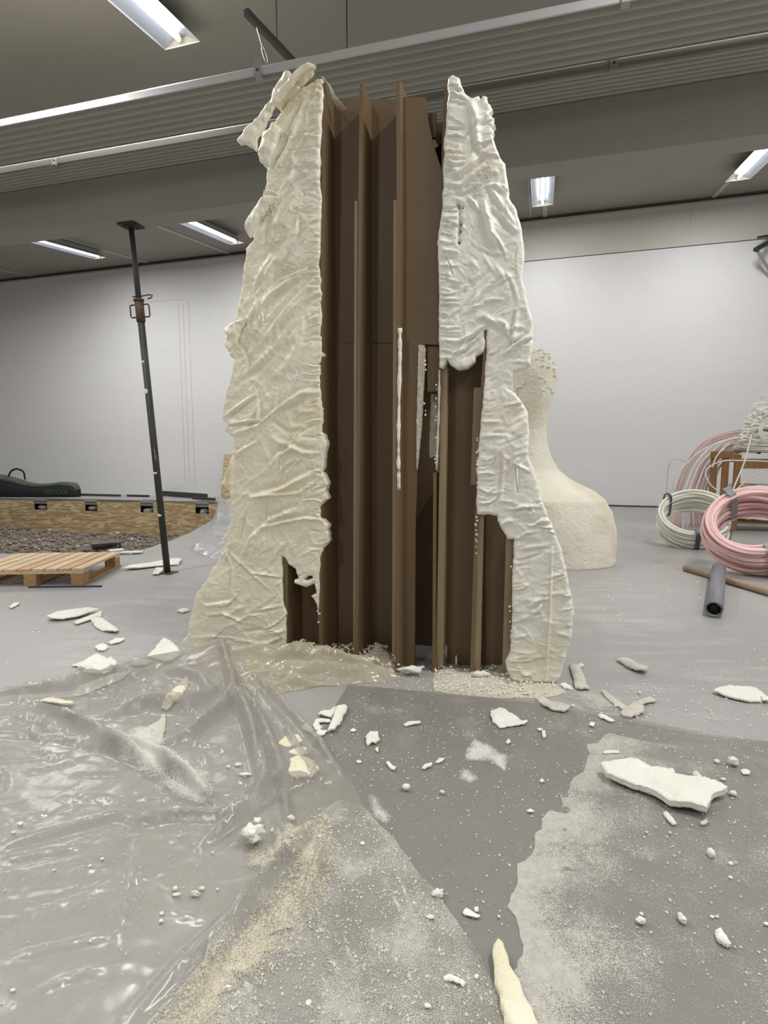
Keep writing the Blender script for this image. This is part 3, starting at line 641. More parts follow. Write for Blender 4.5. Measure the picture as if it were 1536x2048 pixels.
# curled flaps at the upper left
def flap(pts, t0, curl, seed, mat, thick=.02, lean=0.):
    P = ragged([fp(*p) for p in pts], .012, .003, seed); A = np.array(P); c = A.mean(0)
    ax = np.linalg.svd(A - c)[2]; a0, a1 = ax[0], ax[1]
    wd = np.abs((A - c) @ a1).max(); ln = np.abs((A - c) @ a0).max()
    def h(X, Y, D):
        q = ((X - c[0]) * a1[0] + (Y - c[1]) * a1[1]) / wd; g = ((X - c[0]) * a0[0] + (Y - c[1]) * a0[1]) / ln
        return curl * (1 - q * q) + lean * g + fbm(X * 12, Y * 12, seed, 3) * .022 + fbm(X * 38, Y * 30, seed + 3, 2) * .008 - .008 * np.clip(1 - D / .01, 0, 1) ** 2
    return slab('foam_flap', P, [], .007, h, thick, face_map(t0), mat, sculpt, seed)
flap([(494,303),(500,310),(508,307),(521,312),(530,290),(545,264),(562,236),(590,203),(618,172),(643,153),(632,150),(612,160),(600,172),(578,196),(560,214),(548,228),(532,252),(510,278)], -.055, .05, 41, 'foam')
flap([(530,270),(545,262),(552,252),(566,262),(560,290),(550,318),(542,336),(526,330),(521,312),(527,295)], -.030, .012, 43, 'foam')
flap([(600,180),(597,164),(606,146),(613,141),(622,147),(632,148),(634,156),(622,168),(610,180)], -.04, .02, 45, 'foam')
flap([(552,214),(553,190),(558,174),(568,160),(580,156),(592,162),(600,172),(596,190),(578,204),(562,222)], -.02, .05, 47, 'foam', .05)
flap([(501,462),(508,440),(513,424),(526,410),(545,402),(560,402),(545,420),(528,445),(514,470),(508,480)], -.045, .025, 49, 'foam')
flap([(458,692),(466,675),(456,662),(470,650),(500,640),(488,660),(478,690),(466,706)], -.04, .02, 51, 'foam')
# crumbly foam on the skins' broken spots
def crumbs(name, spots, n, rad, size, mat, parent, seed):
    rr = random.Random(seed); vs = []; fs = []
    for i in range(n):
        x, y = rr.choice(spots); a, b = fp(x + rr.gauss(0, rad), y + rr.gauss(0, rad * 1.6)); s = rr.uniform(*size)
        co, f = nugget(s, rr.randint(0, 999), (1, 1, 1), .3, 1); k = len(vs)
        vs += [(a + c[0], -.012 - c[1] + rr.uniform(-.004, .003), b + c[2] - s) for c in co]; fs += [tuple(q + k for q in t) for t in f]
    o = mesh_obj(name, vs, fs, mat, parent, True); o['kind'] = 'stuff'; return o
crumbs('foam_crumb_patch', [(540,390),(536,400),(548,380),(560,345),(556,330),(545,415),(532,425),(580,275)], 240, 5, (.003, .008), 'foam', sculpt, 3)
crumbs('foam_crumb_patch', [(975,360),(965,372),(955,385),(980,345),(970,365)], 160, 5, (.003, .006), 'foam_white', sculpt, 5)
crumbs('foam_crumb_patch', [(585,535),(575,545),(560,480),(545,490),(570,470),(580,705),(565,715)], 120, 6, (.002, .004), 'foam', sculpt, 8)
crumbs('foam_crumb_patch', [(1010,915),(1020,935),(1012,950),(1003,1005),(1030,1010)], 90, 5, (.002, .005), 'foam_white', sculpt, 9)
# fibreboard: flat boards across the view, given as outlines, and ribs running away from the viewer
def board(pts, t, name='back_panel', mat='mdf', th=.018, edge=True):
    P = [fp(x, y, t) for x, y in pts]; n = len(P)
    vs = [(a, t, b) for a, b in P] + [(a, t + th, b) for a, b in P]
    fs = [tuple(range(n)), tuple(range(n, 2 * n))[::-1]] + [(i, i + n, (i + 1) % n + n, (i + 1) % n) for i in range(n)]
    return mesh_obj(name, vs, fs, mat, sculpt)
def rib(pts, tb, name='rib_board', th=.018, mat='mdf', side=0):
    """pts: (x, y, t) of the front edge from top to bottom; tb: back"""
    fr = [fp(x, y, t) + (t,) for x, y, t in pts]; s0 = np.mean([q[0] for q in fr]) + side; m = MB(); vs = []
    for s, z, t in fr: vs += [(s0 - th / 2 + (s - s0), t, z), (s0 + th / 2 + (s - s0), t, z), (s0 + th / 2, tb, z), (s0 - th / 2, tb, z)]
    n = len(fr); fs = [(0, 1, 2, 3), tuple(4 * (n - 1) + i for i in (3, 2, 1, 0))]
    for i in range(n - 1):
        a = 4 * i; b = a + 4
        for j in range(4): fs.append((a + j, b + j, b + (j + 1) % 4, a + (j + 1) % 4))
    return m.add(vs, fs).obj(name, mat, sculpt)
TB = .17
def span(x0, x1, y0, y1, t): return [(x0, y0), (x1, y0), (x1, y1), (x0, y1)]
board(span(648, 738, 198, 686, TB), TB); board(span(740, 812, 198, 686, TB), TB)
board(span(648, 738, 687, 1310, TB), TB); board(span(740, 812, 687, 1308, TB), TB)
board(span(572, 647, 1050, 1312, TB), TB)
board([(806,194),(850,195),(853,222),(858,250),(866,285),(880,330),(888,360),(884,690),(846,688),(840,780),(835,900),(833,1000),(831,1040),(829,1338),(799,1339),(802,700)], .035)
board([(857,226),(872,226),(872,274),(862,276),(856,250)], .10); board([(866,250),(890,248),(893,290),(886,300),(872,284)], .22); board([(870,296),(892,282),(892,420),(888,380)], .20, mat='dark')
board(span(855, 879, 693, 783, 0), .05)
board([(700,215),(880,300),(930,500),(970,760),(1005,1100),(1010,1292),(700,1292)], .36, mat='mdf')          # the far board of the box
board(span(894, 972, 700, 1332, 0), .13); board(span(962, 1026, 1000, 1330, 0), .13)
board([(948,775),(964,775),(955,970),(941,969)], .06, 'batten', 'batten', .02)
rib([(647, 166, .0), (646, 400, .0), (642, 700, .0), (641, 1325, .0)], TB, side=.002)
rib([(723, 167, .0), (720, 400, -.01), (717, 800, -.02), (712, 1322, -.05)], TB)
rib([(796, 161, -.02), (797, 400, -.03), (795, 800, -.04), (794, 1346, -.07)], TB)
rib([(572, 1100, .0), (572, 1312, .0)], TB, side=.006)
rib([(869, 945, .0), (867, 1345, -.01)], .35, th=.012, mat='mdf')
rib([(882, 690, .02), (875, 945, .02)], .14, th=.008)
rib([(974, 640, .0), (962, 800, .0), (952, 1030, .0), (942, 1352, -.02)], TB, th=.010)
rib([(1027, 1070, .0), (1021, 1345, .0)], TB, th=.010)
rib([(892, 165, .03), (886, 300, .03), (882, 500, .03), (880, 735, .03)], .35, th=.012)
def bat(x0, x1, y0, y1, t, xb=None):
    xb = xb or (x0, x1); board([(x0, y0), (x1, y0), (xb[1], y1), (xb[0], y1)], t, 'batten', 'batten', .045)
bat(709, 715, 402, 1318, .00, (706, 711)); bat(787, 794, 400, 1330, -.015, (784, 790))
bat(882, 895, 735, 1335, .03, (872, 886)); bat(955, 967, 1020, 1340, .02, (946, 960)); bat(1012, 1027, 1075, 1344, .03, (1004, 1018))
# ragged foam left on broken board edges
def bead(pts, r, mat, name='foam_bead', n=6, seed=0, t=0.):
    m = MB(); P = spline([(fp(x, y, t_)[0], t_, fp(x, y, t_)[1]) for x, y, t_ in pts], 10)
    rr = random.Random(seed); m.tube(P, [r * rr.uniform(.7, 1.3) for _ in P], n); return m.obj(name, mat, sculpt, True)
bead([(800,657,-.04),(800,720,-.04),(798,800,-.035),(797,900,-.04),(797,980,-.04)], .009, 'foam_white', seed=2)
bead([(879,740,.0),(878,800,.0),(876,860,.0),(873,940,.0)], .006, 'foam_grey', seed=4)
slab('foam_strip', ragged([fp(*p, .03) for p in [(837,689),(849,690),(851,700),(849,740),(846,790),(843,850),(838,900),(834,940),(833,935),(833,850),(835,780)]], .006, .0015, 5), [], .005, lambda X, Y, D: fbm(X * 90, Y * 90, 3, 2) * .004, .02, face_map(.03), 'foam_cut', sculpt, 3)
slab('foam_strip', ragged([fp(*p, .12) for p in [(862,788),(874,790),(872,912),(860,915),(858,900)]], .006, .0015, 6), [], .006, lambda X, Y, D: fbm(X * 90, Y * 90, 3, 2) * .004, .02, face_map(.12), 'foam_cut', sculpt, 4)
m = MB()
rr = random.Random(12)
for i in range(60):
    x, y = rr.choice([(872, rr.uniform(760, 950)), (850, rr.uniform(690, 850)), (953, rr.uniform(1035, 1110)), (1021, rr.uniform(1120, 1320)), (955, rr.uniform(860, 990)), (638, rr.uniform(1190, 1300))])
    s, z = fp(x + rr.uniform(-2, 2), y); co, f = nugget(rr.uniform(.003, .007), i, sub=1); m.add([(s + c[0], -.005 + c[1], z + c[2]) for c in co], f)
o = m.obj('foam_bead_row', 'foam_white', sculpt, True); o['kind'] = 'stuff'
# loose strands at the upper corner
m = MB()
for k in range(4): m.tube([(fp(646 + k, 160)[0], -.02, fp(646, 158 + k)[1]), (fp(655 + 2 * k, 168)[0], 0, fp(652, 166 + 3 * k)[1]), (fp(660 + k * 2, 185)[0], .03, fp(660, 186)[1]), (fp(664 + 5 * k, 197)[0], .1, fp(664, 197)[1])], .0018, 5)
m.obj('loose_strand', 'pale', sculpt, True)
# ================================================================ BEHIND, RIGHT: the rounded foam form
BT = stz(ground(1165, 1142))[1] + .55
def ring_row(y, xl, xr):
    a = stz(upright(xl, y, BT)); b = stz(upright(xr, y, BT)); return ((a[0] + b[0]) / 2, (b[0] - a[0]) / 2, a[2])
rows = [(700,1062,1082),(704,1052,1092),(712,1042,1099),(725,1032,1106),(745,1026,1111),(768,1026,1111),(795,1030,1106),(825,1035,1097),(860,1036,1092),(890,1034,1095),(915,1028,1102),(938,1018,1116),(955,1000,1138),(968,985,1165),(980,972,1192),(995,962,1211),(1015,954,1224),(1045,948,1231),(1080,946,1232),(1108,948,1231),(1124,955,1225)]
vs = []; n = 72; fs = []
rows2 = []
for i in range(len(rows) - 1):
    for k in range(5): rows2.append(tuple(np.array(rows[i]) * (1 - k / 5) + np.array(rows[i + 1]) * k / 5))
rows2.append(rows[-1])
for i, (y, xl, xr) in enumerate(rows2):
    c, r, z = ring_row(y, xl, xr); z = max(z, 0) if i < len(rows2) - 1 else 0
    for k in range(n):
        a = 2 * math.pi * k / n; dp = min(r, .62) if r > .3 else r * .9
        bulge = 1 + float(fbm(math.cos(a) * 1.3 + z * 1.5, math.sin(a) * 1.3 + z, 77, 3)) * .09 + float(fbm(a * 6, z * 14, 78, 3)) * .012
        s = c + math.cos(a) * r * bulge; t = BT + math.sin(a) * dp * bulge * (.95)
        vs.append((s, t, z))
    if i:
        for k in range(n): fs.append(((i - 1) * n + k, (i - 1) * n + (k + 1) % n, i * n + (k + 1) % n, i * n + k))
vs = [tuple(W(*v)) for v in vs]; fs = [f[::-1] for f in fs]
fs.append(tuple(range(n))); fs.append(tuple(range(len(vs) - n, len(vs)))[::-1])
blob = mesh_obj('foam_form', vs, fs, 'blob', None, True)
tag(blob, 'rounded cream foam form with a narrow neck and wide base, standing behind the sculpture', 'sculpture')
m = MB(); rr = random.Random(5)
for i in range(170):
    a = rr.uniform(0, 6.28); y = rr.uniform(700, 760) if i < 110 else rr.uniform(760, 800)
    c, r, z = ring_row(y, *[np.interp(y, [q[0] for q in rows], [q[j] for q in rows]) for j in (1, 2)])
    co, f = nugget(rr.uniform(.008, .018), i, (1.5, 1.5, .7), .3, 1); p = W(c + math.cos(a) * r, BT + math.sin(a) * r * .85, z)
    m.add([p + q - Z * .008 for q in co], f)
o = m.obj('foam_grain', 'foam_white', blob, True); o['kind'] = 'stuff'
# ================================================================ THE BLACK PROP
pb = ground(335, 1146); ptop = np.array(upright(262, 455, pb @ V)); ptop[2] = ZB - .012
pl = (BEAM_A - ptop) @ BEAM_N; ptop = ptop + BEAM_N * (pl + .1) / 1.0 if False else ptop
# foot of the prop stands so that its head meets the beam's underside
hit = ground(262, 452, ZB - .01); ptop = hit
prop = empty('steel_prop', tuple(pb), 0, label='black adjustable steel prop leaning between the floor and the grey beam', cat='prop')
ax = (ptop - pb); Lp_ = np.linalg.norm(ax); ax /= Lp_
def on(k): return pb + ax * k * Lp_
X_ = np.cross(ax, [0, 1, 0]); X_ /= np.linalg.norm(X_)
if X_ @ U < 0: X_ = -X_
Y_ = np.cross(ax, X_)
kc = 1 - (605 - 450) / (1146 - 450) * 1.03
R0 = Matrix.Rotation(-TH, 3, 'Z')
m = MB(); m.box(pb + Z * .004, (.15, .13, .008), R0); m.obj('base_plate', 'prop', prop, world=True)
m = MB(); m.tube([on(.002), on(kc - .03)], .030, 20); m.obj('outer_tube', 'prop', prop, True, True)
m = MB(); m.tube([on(kc - .03), on(.997)], .024, 20); m.obj('inner_tube', 'prop', prop, True, True)
m = MB(); m.tube([on(kc - .035), on(kc + .022)], .038, 20); m.tube([on(kc + .022), on(kc + .028)], .045, 20); nut = m.obj('collar_nut', 'rust', prop, True, True)
for sg in (-1, 1):
    c = on(kc - .005); P = [c + X_ * sg * .035 + ax * .055, c + X_ * sg * .075 + ax * .055, c + X_ * sg * .085 + ax * .045, c + X_ * sg * .085 - ax * .045, c + X_ * sg * .075 - ax * .055, c + X_ * sg * .035 - ax * .055]
    m = MB(); m.tube(P, .0065, 8); m.obj('nut_handle', 'prop', prop, True, True)
c = on(kc + .036); m = MB()
m.tube([c - X_ * .05, c + X_ * .03, c + X_ * .10 + ax * .008, c + X_ * .125, c + X_ * .115 - ax * .018, c + X_ * .08 - ax * .028], .006, 8); m.obj('lock_pin', 'prop', prop, True, True)
m = MB(); m.box(ptop, (.17, .15, .012), R0); m.box(ptop - Z * .012, (.10, .09, .012), R0); m.obj('top_plate', 'prop', prop, world=True)
for k, (w_, h_) in ((.535, (.016, .022)), (.30, (.02, .01)), (.175, (.02, .012)), (.62, (.012, .012))):
    co, f = nugget(1, 3 + int(k * 99), (w_, .006, h_), .4); m = MB(); p = on(k) - V * .030
    m.add([p + X_ * q[0] + V * q[1] + Z * q[2] for q in co - np.array([0, 0, h_])], f); m.obj('foam_spot', 'plaster', prop, True, True)
# ================================================================ PIT: chipboard wall, gravel
oA, oB = OSB_L, OSB_B
od = (oB - oA) / np.linalg.norm(oB - oA); on_ = np.array([-od[1], od[0], 0]); OL = np.linalg.norm(oB - oA)
def opx(x, y):
    r = ray(x, y); k = ((oA - C0) @ on_) / (r @ on_); p = C0 + r * k; return ((p - oA) @ od, p[2])
root = empty('chipboard_wall', tuple(oA), 0, label='low chipboard wall with four notches lining the far side of the gravel pit', cat='board')
notch = [(68, 95, 993, 1022), (170, 195, 998, 1022.5), (281, 307, 1000, 1028), (391, 418, 1001, 1031)]
edges = [0.0]
for x0, x1, y0, y1 in notch: edges += [opx(x0, y1)[0], opx(x1, y1)[0]]
edges.append(OL)
def osb_part(s0, s1, z0, z1, nm='chipboard', mt='osb', off=0., th=.02):
    m = MB(); a = oA + od * s0 + on_ * off; b = oA + od * s1 + on_ * off
    m.add([a + Z * z0, b + Z * z0, b + Z * z1, a + Z * z1, a + on_ * th + Z * z0, b + on_ * th + Z * z0, b + on_ * th + Z * z1, a + on_ * th + Z * z1], [(0, 1, 2, 3), (7, 6, 5, 4), (0, 4, 5, 1), (1, 5, 6, 2), (2, 6, 7, 3), (3, 7, 4, 0)])
    return m.obj(nm, mt, root, world=True)
zn = -.30
osb_part(0, opx(213, 1040)[0] - .004, -1.25, zn); osb_part(opx(213, 1040)[0] + .004, OL, -1.25, zn)
for i in range(0, len(edges), 2): osb_part(edges[i], edges[i + 1], zn, -.002)
for i, (x0, x1, y0, y1) in enumerate(notch):
    s0, s1 = edges[1 + 2 * i], edges[2 + 2 * i]; zz = opx((x0 + x1) / 2, y1)[1]
    if zz > zn: osb_part(s0, s1, zn, zz)
    osb_part(s0, s1, -.14, 0, 'joist_end', 'concrete_side', .015, .1)
    osb_part(s0 - .1, s1 + .1, zn - .1, -.0, 'notch_shade', 'black', .14, .01)  # black sheet standing in for the shade inside the notch
    m = MB(); co, f = nugget(.12, 40 + i, (1, .5, .55), .4); c = oA + od * ((s0 + s1) / 2) + on_ * .09
    m.add([c + q + Z * (zz + .0) for q in co], f); m.obj('crumpled_film', 'film_white', root, True, True)
m = MB(); a = oA + on_ * .02; b = oB + on_ * .02
c1 = W(stz(b)[0], TWALL, 0); c0 = W(stz(a)[0], TWALL, 0)
# gravel bed and stones
gz = -.98
gv = [NLL + Z * gz, NC + Z * gz, pit[4] + Z * gz, OSB_B + Z * gz, OSB_L + Z * gz]
def ghe(x, y):
    k = (np.array([x, y, 0]) - oA) @ on_   # 0 at the board, negative towards the viewer
    s = (np.array([x, y, 0]) - oA) @ od
    return gz + .10 + .16 * math.exp(-((s - opx(20, 1060)[0]) / .7) ** 2) * math.exp(-(k / 1.2) ** 2) + float(fbm(x * 1.6, y * 1.6, 5, 3)) * .16
nx, ny = 60, 24; vs = []; fs = []
for j in range(ny + 1):
    for i in range(nx + 1):
        p = oA + od * (OL * i / nx) - on_ * (5.5 * j / ny) + on_ * .02; vs.append((p[0], p[1], ghe(p[0], p[1])))
for j in range(ny):
    for i in range(nx): k = j * (nx + 1) + i; fs.append((k, k + nx + 1, k + nx + 2, k + 1))
gb = mesh_obj('gravel_bed', vs, fs, 'gravel', None, True); tag(gb, 'dark brown gravel filling the bottom of the pit behind the pallet', 'gravel', kind='stuff')
rr = random.Random(8); vs = []; fs = []
for i in range(4200):
    s = rr.uniform(0, OL); k = rr.uniform(.02, 2.6) ; p = oA + od * s - on_ * k; z = ghe(p[0], p[1]); sz = rr.uniform(.02, .055)
    co, f = nugget(sz, i % 400, (1, rr.uniform(.6, 1), rr.uniform(.5, .8)), .3, 1)
    if i % 1: continue
    n = len(vs); vs += [(p[0] + c[0], p[1] + c[1], z - sz * .3 + c[2]) for c in co]; fs += [tuple(q + n for q in t) for t in f]
g = mesh_obj('gravel_stones', vs, fs, 'gravel', None, False); tag(g, 'loose dark stones lying over the gravel in the pit', 'gravel', kind='stuff')
m = MB(); rr = random.Random(3)
for i in range(26):
    p = ground(rr.uniform(0, 330), rr.uniform(1062, 1098), -.84); co, f = nugget(rr.uniform(.018, .035), i, (1, 1, .6), .4, 1); p[2] = ghe(p[0], p[1]) + .03
    m.add([p + q for q in co], f)
o = m.obj('foam_crumbs', 'pale', None); tag(o, 'white foam crumbs scattered on the gravel in the pit', 'crumbs', kind='stuff')
p = ground(213, 1092, -.80); m = MB(); R = Matrix.Rotation(.5, 3, 'Z') @ Matrix.Rotation(-.5, 3, 'X'); m.box(p, (.55, .45, .05), R)
o = m.obj('concrete_slab_piece', 'concrete_side', None, bevel=.006); tag(o, 'broken brown-grey slab lying tilted on the gravel behind the pallet', 'rubble')
m = MB(); p = ground(262, 1103, .0)
for i, (dx, l) in enumerate(((0, .3), (.12, .22), (-.1, .15))):
    m.box(p + U * dx + Z * (.012 + .01 * i) - V * .12, (l, .10, .012), Matrix.Rotation(-TH + i * .5, 3, 'Z'))
o = m.obj('torn_board', 'pale', None); tag(o, 'torn white scraps at the corner of the pit behind the pallet', 'scrap')
# small chipboard sheet leaning on the wall
q = [stz(upright(x, y, TWALL - .15)) for x, y in ((446, 909), (475, 909), (475, 1001), (446, 1001))]
m = MB(); a = [W(c[0], TWALL - .10, c[2]) if i < 2 else W(c[0], TWALL - .25, .003) for i, c in enumerate(q)]
m.add(a + [p + V * .02 for p in a], [(3, 2, 1, 0), (4, 5, 6, 7), (0, 1, 5, 4), (1, 2, 6, 5), (2, 3, 7, 6), (3, 0, 4, 7)])
o = m.obj('chipboard_sheet', 'osb', None); tag(o, 'chipboard sheet standing against the white wall, half hidden by the sculpture', 'board')
# dark bars along the foot of the wall
for i, (x0, x1, y0, y1, hh, lb) in enumerate(((160, 262, 988.5, 991, .05, 'thin dark bar by the wall next to the long bag'), (276, 318, 991, 992, .05, 'short dark bar by the wall left of the black prop'), (344, 432, 989.5, 996, .13, 'thick dark bar by the wall right of the black prop'), (405, 448, 996, 999, .06, 'dark bar lying in front of the thick one by the chipboard sheet'))):
    a = ground(x0, y0); b = ground(x1, y1); a[2] = b[2] = hh / 2 + .004; a = a - V * .40; b = b - V * .40; d = b - a; L_ = np.linalg.norm(d)
    m = MB(); m.box((a + b) / 2, (L_, .06, hh), Matrix.Rotation(math.atan2(d[1], d[0]), 3, 'Z')); o = m.obj('metal_bar', 'gap', None, bevel=.004); tag(o, lb, 'bar')
# ================================================================ LONG TOOL BAG
bp0 = ground(-60, 993.5); bp1 = ground(158, 993.5); bdv = bp1 - bp0; BL = np.linalg.norm(bdv); bdv /= BL; bnn = np.array([-bdv[1], bdv[0], 0])
bag = empty('tool_bag', tuple(bp0), math.atan2(bdv[1], bdv[0]), label='long black tool bag with grey-green top and lettering, lying at the wall', cat='bag')
prof = [(0, .55), (.15, .60), (.28, .60), (.40, .52), (.52, .40), (.62, .345), (.74, .36), (.85, .40), (.93, .385), (.975, .36), (1.0, .22)]
def bagmesh(lo, hi, grow, nm, mt):
    n = 60; vs = []; fs = []; K = 14
    for i in range(n + 1):
        x = i / n; h = np.interp(x, [p[0] for p in prof], [p[1] for p in prof]); wv_ = .17 if x < .96 else .17 - (x - .96) * 1.5
        for k in range(K):
            a = math.pi * 2 * k / K; c_, s_ = math.cos(a), math.sin(a)
            px = math.copysign(abs(c_) ** .5, c_) * wv_ * grow; pz = (math.copysign(abs(s_) ** .5, s_) * .5 + .5)
            z0 = lo * h; z1 = hi * h; vs.append((x * BL, px, z0 + pz * (z1 - z0)))
        if i:
            for k in range(K): fs.append(((i - 1) * K + k, (i - 1) * K + (k + 1) % K, i * K + (k + 1) % K, i * K + k))
    fs.append(tuple(range(K))[::-1]); fs.append(tuple(n * K + k for k in range(K)))
    return mesh_obj(nm, vs, fs, mt, bag, True)
bagmesh(0, .80, 1, 'bag_body', 'bag'); bagmesh(.70, 1.0, .97, 'bag_lid', 'bag_top')
m = MB(); hx = BL * (60 + 40) / 218
m.tube([tuple(p) for p in spline([(hx - .25, -.05, .52), (hx - .15, -.05, .68), (hx, -.05, .74), (hx + .17, -.05, .66), (hx + .20, -.05, .46)], 6)], .016, 8, flat=1.6); m.obj('carry_strap', 'black', bag, True)
m = MB(); m.tube([tuple(p) for p in spline([(hx - .75, -.18, .10), (hx - .66, -.20, .01), (hx - .5, -.21, -.0), (hx - .42, -.18, .10)], 6)], .012, 8); m.obj('end_loop', 'black', bag, True)
tc = bpy.data.curves.new('t', 'FONT'); tc.body = 'FESTOOL'; tc.size = .155; tc.extrude = .001
to = bpy.data.objects.new('t', tc); COL.objects.link(to)
dg = bpy.context.evaluated_depsgraph_get(); me = bpy.data.meshes.new_from_object(to.evaluated_get(dg)); bpy.data.objects.remove(to)
me.materials.clear(); me.materials.append(MAT['bag_text']); to = bpy.data.objects.new('lettering', me); COL.objects.link(to); to.parent = bag
to.location = (BL * (60 + 97) / 218, -.179, .085); to.rotation_euler = (math.radians(90), 0, 0)
# ================================================================ PALLET
pA = ground(168, 1171); pD = ground(240, 1134.5) - pA; yaw = math.atan2(pD[1], pD[0]) - math.pi / 2
PLen = np.linalg.norm(ground(242, 1103, .148) - ground(168, 1136, .148)); PW = .98
pal = empty('wooden_pallet', tuple(pA), yaw, label='pale pine pallet lying on the floor in front of the gravel pit', cat='pallet')
def pbx(x0, x1, y0, y1, z0, z1, nm, mt):
    m = MB(); m.box(((x0 + x1) / 2, (y0 + y1) / 2, (z0 + z1) / 2), (x1 - x0, y1 - y0, z1 - z0)); return m.obj(nm, mt, pal, bevel=.002)
nb = 9; bw_ = PW / nb
for i in range(nb):
    x1 = -i * bw_; pbx(x1 - bw_ + .016, x1, 0, PLen, .126, .148, 'deck_board', 'pine_red' if i in (1, 4) else 'pine')
blocks = (-.055, -.435, -.87)
for j, yy in enumerate((.05, PLen - .08)):
    pbx(-PW + .008, 0, yy - .05, yy + .06, .104, .126, 'cross_board', 'pine')
    for bx_ in blocks: pbx(bx_ - .05, bx_ + .05, yy - .05, yy + .06, .022, .104, 'block', 'pine_block')
for bx_ in blocks: pbx(bx_ - .05, bx_ + .05, 0, PLen, 0, .022, 'bottom_board', 'pine_block')
a = ground(57, 1176); b = ground(204, 1174); d = b - a
m = MB(); m.box((a + b) / 2 + Z * .008, (np.linalg.norm(d), .012, .012), Matrix.Rotation(math.atan2(d[1], d[0]), 3, 'Z')); o = m.obj('steel_strip', 'blue', None); tag(o, 'thin dark blue strip lying on the floor in front of the pallet', 'strip')
# ================================================================ HOSES
def bezier_hose(pts, r, mat, name, parent=None, n=7, k=8): m = MB(); m.tube([tuple(p) for p in spline(pts, k)], r, n); return m.obj(name, mat, parent, True, True)
def coil(name, c, axis, R, depth, thick, rh, mats, label, straps, seed, group=None, loops=None):
    """coil of hose: loops packed in a ring of the given section; straps: angle, material"""
    ax_ = Vector(axis).normalized(); x = ax_.cross(Vector((0, 0, 1))).normalized(); y = x.cross(ax_).normalized()
    root = empty(name, (c[0], c[1], 0), label=label, cat='hose coil', group=group); rr = random.Random(seed); m = MB(); C = Vector(c)
    nd = max(2, int(depth / (rh * 2.0))); nt = max(2, int(thick / (rh * 1.85)))
    for i in range(nd):
        for j in range(nt):
            if 0 < i < nd - 1 and 0 < j < nt - 1: continue
            rad = R - thick + rh + j * rh * 1.85 + rr.uniform(-.3, .3) * rh; dd = -depth / 2 + rh + i * rh * 2.0 + rr.uniform(-.3, .3) * rh; ph = rr.uniform(0, 6)
            # bundle bulges: outer loops sit towards the middle of the bundle
            q = (i + .5) / nd * 2 - 1; rad -= (q * q) * thick * .22 * (j / nt)
            pts = []
            for k in range(56):
                a = 2 * math.pi * k / 56; rv = rad + rh * .9 * math.sin(2 * a + ph) ; dv = dd + rh * .9 * math.sin(a + ph * 2) + rh * (k / 56)
                pts.append(C + x * math.cos(a) * rv + y * math.sin(a) * rv + ax_ * dv)
            m.tube(pts, rh, 7, True)
    m.obj('hose', mats, root, True, True)
    for a, mt, wdt in straps:
        e = x * math.cos(a) + y * math.sin(a); f = (y * math.cos(a) - x * math.sin(a)) * wdt / 2; g = rh * .6; tk = .004
        ri = R - thick - g; ro = R + g; dz_ = depth / 2 + g + rh * .5; P = []
        for k in range(20):
            t = 2 * math.pi * k / 20; cc, ss = math.cos(t), math.sin(t)
            P.append(((ri + ro) / 2 + (ro - ri) / 2 * math.copysign(abs(cc) ** .45, cc), dz_ * math.copysign(abs(ss) ** .45, ss)))
        sm_ = MB(); vs = []
        for rr_, dd in P:
            for sgn in (-1, 1): vs.append(C + e * rr_ + ax_ * dd + f * sgn)
        mid = C + e * (ri + ro) / 2
        for v in list(vs): vs.append(v + (v - mid).normalized() * tk)
        n = 20; fs = []
        for k in range(n):
            k2 = (k + 1) % n; fs += [(2 * k, 2 * k + 1, 2 * k2 + 1, 2 * k2), (40 + 2 * k, 40 + 2 * k2, 40 + 2 * k2 + 1, 40 + 2 * k + 1), (2 * k, 2 * k2, 40 + 2 * k2, 40 + 2 * k), (2 * k + 1, 40 + 2 * k + 1, 40 + 2 * k2 + 1, 2 * k2 + 1)]
        sm_.add(vs, fs); sm_.obj('tape_strap', mt, root, False, True)
    return root, C, x, y, ax_
tw = ground(1378, 1118); cw = np.array(ground(1378, 1090)); cw[2] = .30
camdir = np.array([-.35, -.70, .95])
coil('hose_coil', (cw[0], cw[1] - .05, .31), (-.30, -.66, .95), .42, .34, .085, .016, 'hose_white', 'white hose coil with black tape lying tilted behind the pink coil', [(2.5, 'tape', .045), (3.6, 'tape', .04), (4.65, 'tape', .05), (.75, 'tape', .035)], 3)
cp = np.array(ground(1500, 1150))
coil('hose_coil', (cp[0] + .09, cp[1] + .12, .40), (-.48, -.68, .85), .45, .36, .145, .016, 'hose_pink', 'pink hose coil wrapped with grey tape, at the right edge', [(2.45, 'tape_grey', .06), (4.35, 'tape_grey', .07), (.95, 'tape_grey', .06)], 7)
# slatted brown crate behind the coils
ct = stz(ground(1450, 1062))[1]
def cpx(x, y, dt=0.): return upright(x, y, ct + dt)
crate = empty('slatted_crate', tuple(W(stz(cpx(1470, 1060))[0], ct, 0)), -TH, label='brown wooden slatted crate end under the heap of white hose', cat='crate')
zt = stz(cpx(1455, 905))[2]
def cbox(x0, x1, y0, y1, dt, th, nm, mt='crate', y1z=None):
    a = stz(cpx(x0, y0, dt)); b = stz(cpx(x1, y1, dt)); z1 = b[2] if y1z is None else y1z; b[0] = stz(cpx(x1, y0, dt))[0]
    m = MB(); m.box(W((a[0] + b[0]) / 2, ct + dt + th / 2, (a[2] + z1) / 2), (b[0] - a[0], th, a[2] - z1), R0); return m.obj(nm, mt, crate, world=True, bevel=.003)
for x in (1423, 1446, 1470): cbox(x, x + 14, 909, 1060, 0, .03, 'slat', y1z=.0)
cbox(1422, 1470, 903, 916, -.02, .02, 'rail'); cbox(1482, 1620, 924, 938, .0, .04, 'rail')
